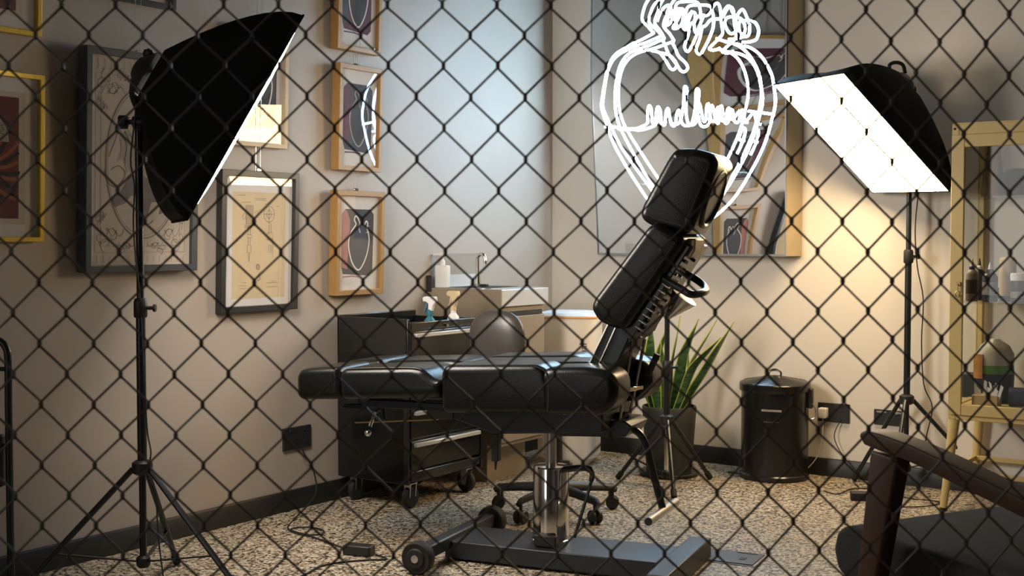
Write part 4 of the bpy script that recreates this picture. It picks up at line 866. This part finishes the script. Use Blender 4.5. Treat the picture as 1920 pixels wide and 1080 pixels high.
MB().box(-.03, .06, -rB - .004, -rB + .006, .325, .333).build('badge', M['socketgrey'], bn)
MB().box(-.02, .05, -rB - .003, -rB + .006, .275, .279).build('badge_line', M['hatch'], bn)
pq = MB(); pq.box(-rB - .05, -rB + .05, -.06, -.03, .012, .02); pq.build('pedal', M['satin'], bn, bevel=.002, seg=1)

# ------------------------------------------------------------------ yellow display cabinet
CO = RW(2.205, 0, .455); Cf = Fr(CO, AR)
cb = thing('display_cabinet', 'yellow metal display cabinet with glass door on four legs', 'cabinet', CO, AR)
Wc, Dc, z0, z1 = .57, .43, .375, 1.565
fr_ = MB()
for x in (0, Wc - .03):
    for y in (0, Dc - .03): fr_.box(x, x + .03, y, y + .03, z0, z1)
for z, h_ in ((z0, .06), (z1 - .045, .045)):
    for y in (0, Dc - .03): fr_.box(.028, Wc - .028, y + .001, y + .029, z, z + h_)
    for x in (0, Wc - .03): fr_.box(x + .001, x + .029, .028, Dc - .028, z, z + h_)
fr_.build('frame', M['cabinet'], cb, bevel=.004, seg=2)
MB().box(.004, Wc - .004, .004, Dc - .004, z0 + .03, z0 + .055).build('bottom_panel', M['cabinet'], cb)
MB().box(.002, Wc - .002, .002, Dc - .002, z1 - .004, z1 + .004).build('top_panel', M['cabinet'], cb, bevel=.002, seg=1)
dr = MB(); dz0, dz1 = z0 + .022, z1 - .045
for a in ((.004, .055, dz0, dz1), (Wc - .055, Wc - .004, dz0, dz1), (.055, Wc - .055, dz1 - .05, dz1), (.055, Wc - .055, dz0, dz0 + .045)): dr.box(a[0], a[1], -.018, -.001, a[2], a[3])
do = dr.build('door', M['cabinet'], cb, bevel=.003, seg=2)
MB().box(.05, Wc - .05, -.011, -.007, dz0 + .04, dz1 - .045).build('door_glass', M['clear'], do)
MB().tube([(.040, -.020, .925), (.040, -.030, .925)], .009, 14).build('lock', M['brass'], do)
k_ = MB(); k_.tube([(.040, -.034, .925), (.040, -.034, .90)], .002, 6).tube(ell2 if False else [Vector((.040 + .009 * math.cos(a * .7), -.034, .885 + .012 * math.sin(a * .7))) for a in range(9)], .0025, 6, closed=True).box(.036, .044, -.036, -.033, .855, .885); k_.build('key', M['brass'], do)
MB().tube([(.012, -.0025, z1 - .02), (.012, .001, z1 - .02)], .005, 10).build('screw', M['shadowgap'], cb)
for x in (.005, Wc - .009): MB().box(x, x + .004, .03, Dc - .03, z0 + .06, z1 - .045).build('side_glass', M['clear'], cb)
SH = [(.845, 'shelf'), (1.270, 'shelf')]
for z, nm in SH: MB().box(.012, Wc - .012, .025, Dc - .035, z, z + .006).build(nm, M['clear'], cb)
for (x, y, fx, fy) in ((.02, .02, -.035, -.015), (Wc - .02, .02, .035, -.015), (.02, Dc - .02, -.02, .015), (Wc - .02, Dc - .02, .02, .015)):
    MB().tube([(x, y, z0), (x + fx, y + fy, .012)], [.022, .014], 14).build('leg', M['cabinet'], cb)
    MB().tube([(x + fx, y + fy, 0), (x + fx, y + fy, .014)], .013, 12).build('foot', M['rubber'], cb)
zz = .15
cbz = MB(); cbz.box(0, Wc, .0, .012, zz, zz + .02).box(0, Wc, Dc - .03, Dc - .018, zz, zz + .02).box(.0, .012, 0, Dc - .02, zz, zz + .02); cbz.build('leg_stretcher', M['cabinet'], cb, bevel=.002, seg=1)
def cabpt(x, y, z): return CO + Cf.x * x + Cf.y * y + Vector((0, 0, z))
def cabpx(x, y, dy): return Cf.q(x, y, dy)
def bottle(label, px, py, dy, zb_, h_, r, body, cap, tip, lab=None, grp='ink bottles on the glass shelf'):
    q = cabpx(px, py, dy); P = cabpt(q.x, dy, zb_)
    t = thing('ink_bottle', label, 'bottle', P, AR, grp)
    MB().lathe([(r * .92, 0), (r, .004), (r, h_ * .62), (r * .8, h_ * .70), (r * .45, h_ * .74)], 20).build('bottle_body', M[body], t)
    MB().lathe([(r * .5, h_ * .72), (r * .5, h_ * .80), (r * .38, h_ * .82)], 16).build('cap', M[cap], t)
    MB().lathe([(r * .3, h_ * .81), (r * .22, h_ * .9), (r * .07, h_)], 12).build('nozzle', M[tip], t)
    if lab: MB().lathe([(r * 1.01, h_ * .18), (r * 1.01, h_ * .5)], 20, cap=False).build('sticker', M[lab], t)
zs_ = .8512
M['inkdark'] = mat('dark_ink_plastic', (.03, .03, .035), .35); M['bluecap'] = mat('blue_cap', (.02, .05, .22), .4); M['greybottle'] = mat('grey_bottle', (.22, .20, .18), .4)
bottle('grey ink bottle with a blue cap, leftmost on the cabinet shelf', 1822, 550, .10, zs_, .175, .024, 'greybottle', 'bluecap', 'white', 'inkdark')
bottle('dark ink bottle with white collar and dark nozzle behind the blue-capped one', 1836, 550, .20, zs_, .175, .022, 'inkdark', 'white', 'inkdark')
bottle('dark ink bottle with white nozzle, in front of the cabinet back post', 1856, 550, .08, zs_, .160, .030, 'inkdark', 'inkdark', 'white', 'greybottle')
bottle('squat ink bottle with black cap behind the two tall ones', 1846, 550, .27, zs_, .12, .024, 'greybottle', 'inkdark', 'inkdark')
t = thing('pump_bottle', 'tall white cylinder bottle with black foot on the cabinet shelf', 'bottle', cabpt(cabpx(1889, 550, .17).x, .17, zs_), AR)
MB().lathe([(.032, 0), (.033, .02), (.033, .022)], 24).build('bottle_foot', M['inkdark'], t); MB().lathe([(.0325, .022), (.0325, .17), (.026, .178)], 24).build('bottle_body', M['trigger'], t)
t = thing('lidded_jar', 'dark jar with a white screw lid at the right edge of the cabinet shelf', 'jar', cabpt(cabpx(1911, 552, .06).x, .06, zs_), AR)
MB().lathe([(.030, 0), (.032, .004), (.032, .085), (.026, .09)], 24).build('jar_body', M['inkdark'], t); MB().lathe([(.034, .088), (.034, .115), (.030, .118)], 24).build('lid', M['white'], t)
MB().lathe([(.0323, .02), (.0323, .045)], 24, cap=False).build('sticker', M['greybottle'], t)
t = thing('storage_tray', 'low black tray lying on the cabinet shelf behind the bottles', 'tray', cabpt(.22, .355, zs_), AR)
MB().box(-.11, .16, -.04, .04, 0, .05).build('tray_body', M['plastic'], t, bevel=.004, seg=2)
# hat, basket and felt on the upper shelf
q = cabpx(1860, 368, .22)
t = thing('straw_basket', 'tapered woven straw basket on the upper cabinet shelf', 'basket', cabpt(cabpx(1862, 368, .14).x, .14, 1.2762), AR)
MB().lathe([(.046, 0), (.049, .006), (.040, .09), (.028, .17), (.024, .215), (.020, .215)], 28).build('basket_body', M['straw'], t)
t = thing('dark_bowl', 'round dark bowl hat turned upside down beside the straw basket', 'bowl', cabpt(cabpx(1908, 368, .31).x, .31, 1.2762), AR)
MB().lathe([(.065, 0), (.075, .02), (.08, .06), (.068, .095), (.04, .115), (.01, .12)], 28).build('bowl_body', M['darkfelt'], t)
# bag, papers, roll at the bottom
t = thing('colourful_bag', 'bulging plastic bag with green and navy print at the cabinet bottom', 'bag', cabpt(cabpx(1863, 740, .22).x, .22, z0 + .0555), AR)
def blob(levels, nm, m_):
    mb = MB(); n = 24; vs = []
    for (r, z, wob) in levels:
        for j in range(n): a = 2 * math.pi * j / n; rr = r * (1 + wob * math.sin(a * 5 + z * 60) + wob * math.sin(a * 3)); vs.append((rr * math.cos(a), rr * .75 * math.sin(a), z))
    k = len(levels); fs = [(i * n + j, i * n + (j + 1) % n, (i + 1) * n + (j + 1) % n, (i + 1) * n + j) for i in range(k - 1) for j in range(n)] + [tuple(range(n - 1, -1, -1)), tuple((k - 1) * n + j for j in range(n))]
    mb.add(vs, fs); return mb.build(nm, M[m_], t)
blob([(.060, 0, .0), (.075, .02, .02), (.078, .12, .02)], 'navy_band', 'navy'); blob([(.078, .12, .02), (.078, .155, .03)], 'green_band', 'green'); blob([(.078, .155, .03), (.075, .20, .04), (.055, .235, .10), (.02, .262, .2)], 'clear_top', 'bagclear')
MB().box(-.066, -.03, -.064, -.050, .10, .20).build('yellow_red_label', mat('yellow_red_label', (.55, .25, .05), .5, noise=.5, nscale=30), t)
t = thing('paper_box', 'small tan box stuffed with crumpled white papers at the cabinet bottom', 'box', cabpt(cabpx(1850, 748, .075).x, .075, z0 + .0555), AR)
MB().box(-.05, .05, -.035, .035, 0, .045).build('box_body', M['wicker'], t, bevel=.002, seg=1)
rnd = random.Random(5)
for k in range(14):
    a = rnd.uniform(-.045, .045); h_ = rnd.uniform(.06, .095); sl = rnd.uniform(-.02, .02); y = rnd.uniform(-.03, .03)
    MB().prism([(a, .02), (a + .012, .02), (a + .014 + sl, h_), (a + sl + .004, h_ + .008)], y, y + .0012).build('paper_slip', M['white'], t)
t = thing('cloth_roll', 'rolled dark blue cloth lying at the cabinet bottom', 'cloth', cabpt(cabpx(1912, 745, .13).x + .05, .13, z0 + .0555), AR)
MB().tube([(-.09, 0, .038), (.10, 0.02, .038)], .038, 20).build('roll', M['navy'], t)
t = thing('black_box', 'small black box in the lower left corner of the cabinet', 'box', cabpt(cabpx(1826, 740, .36).x + .0, .35, z0 + .0555), AR)
MB().box(-.035, .03, -.05, .05, 0, .10).build('box_body', M['plastic'], t, bevel=.003, seg=1)
t = thing('flat_case', 'dark flat case lying on top of the yellow cabinet', 'case', cabpt(.42, .2, z1 + .005), AR)
MB().box(-.13, .13, -.12, .12, 0, .022).build('case_body', M['plastic'], t, bevel=.004, seg=2)

# ------------------------------------------------------------------ foreground armchair
g = Vector((-.45, .893, 0)).normalized(); AO = Vector((.79, 2.62, 0)); AA = math.atan2(g.y, g.x); A_ = Fr(AO, AA)
ac = thing('armchair', 'dark wooden armchair with charcoal wool seat in the right foreground', 'chair', AO, AA)
top = [(1611, 818), (1614, 810), (1624, 807), (1650, 814), (1700, 832), (1770, 864), (1850, 903), (1920, 937)]; bot = [(1920, 972), (1850, 938), (1770, 898), (1700, 864), (1650, 846), (1620, 834)]
TP = [(A_.q(x, y, .03).x, A_.q(x, y, .03).z) for x, y in top]; BP = [(A_.q(x, y, .03).x, A_.q(x, y, .03).z) for x, y in bot]
# continue the arm backwards
TP += [(TP[-1][0] - .09, TP[-1][1] - .012), (TP[-1][0] - .17, TP[-1][1] - .012)]; BP = [(TP[-1][0], TP[-1][1] - .03), (BP[0][0] - .09, BP[0][1] - .008)] + BP
seat_w = .58
for y in (0, -seat_w):
    MB().prism(TP + BP, y - .032, y + .032).build('armrest', M['walnut'], ac, bevel=.008, seg=3)
    l0 = [(A_.q(x, yy, .0).x, A_.q(x, yy, .0).z) for x, yy in ((1644, 842), (1697, 860), (1660, 1080), (1616, 1080))]
    dx0 = (l0[3][0] - l0[0][0]) / (l0[3][1] - l0[0][1]); dx1 = (l0[2][0] - l0[1][0]) / (l0[2][1] - l0[1][1])
    MB().prism([l0[0], l0[1], (l0[1][0] + dx1 * (0 - l0[1][1]) + .012, 0), (l0[0][0] + dx0 * (0 - l0[0][1]) - .01, 0)], y - .02, y + .02).build('front_leg', M['walnut'], ac, bevel=.007, seg=3)
    MB().prism([(-.47, .56), (-.425, .56), (-.43, .35), (-.50, 0), (-.535, 0), (-.485, .35)], y - .018, y + .018).build('back_leg', M['walnut'], ac, bevel=.006, seg=3)
    MB().box(-.46, .02, y - .014, y + .014, .27, .325).build('side_rail', M['walnut'], ac, bevel=.004, seg=2)
MB().prism([(-.50, .325), (.16, .325), (.20, .345), (.215, .39), (.205, .435), (.17, .455), (-.10, .450), (-.50, .425)], -seat_w + .05, -.045).build('seat_cushion', M['upholstery'], ac, bevel=.03, seg=5)
MB().prism([(-.42, .44), (-.50, .46), (-.66, .86), (-.60, .90)], -seat_w + .06, -.05).build('back_cushion', M['upholstery'], ac, bevel=.03, seg=4)
for y in (-.03, -seat_w + .03): MB().bar((-.47, y, .33), (-.68, y, .88), .03, .03, (0, 1, 0)).build('back_post', M['walnut'], ac, bevel=.006, seg=2)
MB().bar((-.675, -seat_w + .01, .86), (-.675, -.01, .86), .03, .06).build('back_rail', M['walnut'], ac, bevel=.008, seg=2)
MB().box(.0, .035, -seat_w, 0, .27, .325).build('front_rail', M['walnut'], ac, bevel=.004, seg=2)

# ------------------------------------------------------------------ tubular frame at the left edge
Y0 = 3.72
rk = thing('tubular_rack', 'black bent-tube frame standing at the left edge of the picture', 'rack', (depth_at(-40, 900, Y0).x, Y0, 0))
ro = rk.location.copy()
def rp_(x, y, Y=Y0): return depth_at(x, y, Y) - ro
a = [rp_(-70, 640), rp_(-20, 634), rp_(0, 640), rp_(11, 652), rp_(15, 675), rp_(16, 760), rp_(18, 900), rp_(20, 1040)]
a[-1].z = .03; MB().tube(smooth_path(a, 6), .011, 12).build('upright_tube', M['satin'], rk)
a = [p + Vector((-.18, 0, 0)) for p in a[4:]]; a = [rp_(-70, 640), rp_(-110, 636), rp_(-122, 660)] + [Vector((rp_(-122, 660).x, 0, z)) for z in (.6, .3, .03)]
MB().tube(smooth_path(a, 6), .011, 12).build('upright_tube', M['satin'], rk)
for yy in (692, 836): MB().tube([rp_(-122, yy), rp_(16, yy)], .007, 8).build('cross_rail', M['satin'], rk)
MB().box(rp_(-100, 800).x, rp_(6, 800).x, -.02, .02, rp_(0, 912).z, rp_(0, 815).z).build('hanging_panel', M['plastic'], rk, bevel=.006, seg=2)
for x in (rp_(-122, 900).x, rp_(20, 900).x): MB().bar((x, -.14, .012), (x, .14, .012), .02, .022).build('foot', M['rubber'], rk, bevel=.004, seg=2)

# ------------------------------------------------------------------ floor items
P4 = [floor_at(*p) for p in ((1265, 1045), (1310, 1028), (1446, 1042), (1408, 1064))]
c4 = sum(P4, Vector()) / 4; hx = ((P4[2] + P4[3]) / 2 - (P4[0] + P4[1]) / 2); ha = math.atan2(hx.y, hx.x); hw = hx.length / 2; hd = ((P4[1] + P4[2]) / 2 - (P4[0] + P4[3]) / 2).length / 2
fh = thing('floor_box_hatch', 'flat dark square floor outlet hatch set in the speckled floor', 'floor hatch', (c4.x, c4.y, .0), ha)
MB().box(-hw, hw, -hd, hd, 0, .003).build('hatch_rim', M['steel'], fh); MB().box(-hw + .008, hw - .008, -hd + .008, hd - .008, .0025, .006).build('hatch_lid', M['hatch'], fh, bevel=.001, seg=1)
MB().box(hw - .07, hw - .05, -.03, .0, .0055, .0075).build('lid_catch', M['shadowgap'], fh); MB().box(hw - .10, hw - .03, hd - .03, hd - .022, .0055, .0075).build('lid_catch', M['shadowgap'], fh)
def fpath(pts, z=.004): return [Vector((floor_at(x, y).x, floor_at(x, y).y, z)) for x, y in pts]
P = floor_at(673, 1040)
ad = thing('power_adapter', 'black mains adapter block on the floor, left of the tattoo chair base', 'power adapter', (P.x, P.y, 0), R(-18))
MB().box(-.052, .052, -.026, .026, .0, .036).build('adapter_body', M['plastic'], ad, bevel=.005, seg=2)
w0 = LW(1.905, .26, .02)
cable('floor_cable', 'black cable running from the left wall socket in loops to the floor adapter', [w0, w0 + Vector((.0, 0, -.03)), LW(1.88, .16, .05), LW(1.90, .06, .08)] + fpath([(552, 975), (540, 992), (560, 1003), (600, 1004), (605, 996), (575, 990), (545, 995), (590, 1010), (645, 1030)]), .0032)
cable('floor_cable', 'thin black cable curving from the adapter towards the left foreground', fpath([(705, 1042), (725, 1050), (690, 1052), (640, 1056), (600, 1064), (575, 1078), (540, 1092)]), .003)
P = floor_at(1622, 938)
ad = thing('power_adapter', 'black mains adapter block on the floor behind the armchair leg', 'power adapter', (P.x, P.y, 0), R(-10))
MB().box(-.060, .055, -.025, .025, .0, .035).build('adapter_body', M['plastic'], ad, bevel=.004, seg=2)
w1 = RW(1.60, .27, .012)
cable('floor_cable', 'thin black cable hanging from the socket right of the bin to the floor', [w1, RW(1.575, .20, .03), RW(1.60, .13, .03), RW(1.67, .045, .03), RW(1.69, .010, .06)] + fpath([(1600, 905), (1610, 915)]), .0022)
cable('floor_cable', 'black cable lying in a loop on the floor under the right light stand', fpath([(1545, 922), (1570, 928), (1600, 918), (1650, 920), (1700, 935), (1760, 942), (1745, 950), (1690, 952), (1660, 945)]), .0024)
cable('floor_cable', 'black cable lying along the foot of the right wall', fpath([(1668, 902), (1700, 911), (1740, 912), (1770, 908)]), .0024)

# ------------------------------------------------------------------ chain-link fence close to the camera
def tri(a, b, t): return a + (b - a) * t
def interp(xs, ys, x):
    if x <= xs[0]: return ys[0] + (ys[1] - ys[0]) / (xs[1] - xs[0]) * (x - xs[0])
    for i in range(len(xs) - 1):
        if x <= xs[i + 1]: return ys[i] + (ys[i + 1] - ys[i]) / (xs[i + 1] - xs[i]) * (x - xs[i])
    return ys[-1] + (ys[-1] - ys[-2]) / (xs[-1] - xs[-2]) * (x - xs[-1])
FI = [0, 4, 8, 12, 16, 20, 22, 24, 26, 28, 30, 32, 34, 36, 38]
XT = [15, 216.5, 420, 624, 830, 1033, 1135.5, 1236, 1335, 1434, 1530, 1624, 1717, 1806.5, 1892]     # across, near the top
XB = [31, 231, 434, 636, 841, 1045, 1146, 1246, 1345, 1441, 1536, 1630, 1723, 1811, 1896]            # across, near the foot
FJ = list(range(0, 20, 2))
YL = [10, 124, 241, 357, 472.5, 587, 702, 816, 930, 1043]                                            # down the left side
YC = [8.6, 122, 240, 357, 472.5, 586.5, 702, 816, 928, 1040]
YM = [11, 128, 243, 357, 471, 585, 697, 809, 923, 1036]                                              # near i=28
YR = [26, 141.6, 253, 364, 474, 578, 686, 796, 905, 1012]
def fnode(i, j):
    t = (j * 57.5) / 1080; x = interp(FI, [tri(a, b, t) for a, b in zip(XT, XB)], i)
    y = interp([0, 14, 28, 38], [interp(FJ, Y, j) for Y in (YL, YC, YM, YR)], i)
    return x, y
fe = thing('chain_link_fence', 'dark chain-link mesh fence stretched across the whole foreground', 'fence', (0, 1.45, 0))
rnd = random.Random(11)
FP = Vector((0, 1.45, 0)); FN = Vector((.045, -1, 0)).normalized()
nodes = {}
def nodep(i, j):
    if (i, j) not in nodes:
        x, y = fnode(i, j); nodes[(i, j)] = plane_at(x + rnd.uniform(-.8, .8), y + rnd.uniform(-.8, .8), FP, FN) - FP
    return nodes[(i, j)]
dz = .0040
for j in range(-22, 39):                      # each horizontal zig-zag wire hooks into the one above and the one below
    pts = []
    for i in range(-12, 52):
        up = (i + j) % 2 == 0; n_ = nodep(i, j if up else j + 1); s_ = 1 if up else -1
        # up: this wire's crest hangs on the wire above, passing in front and coming back behind
        f_ = FN * (.0017 * s_)                # left arm in front, right arm behind, reversed on the wire it hooks into
        for (ox, oz, k) in ((-.0011, -.0038, 1), (-.0009, .0018, 1), (0, .0040, 0), (.0009, .0018, -1), (.0011, -.0038, -1)):
            pts.append(n_ + Vector((ox, 0, s_ * oz)) + f_ * k)
    MB().tube(pts, .00142, 6).build('wire', M['fence'], fe)
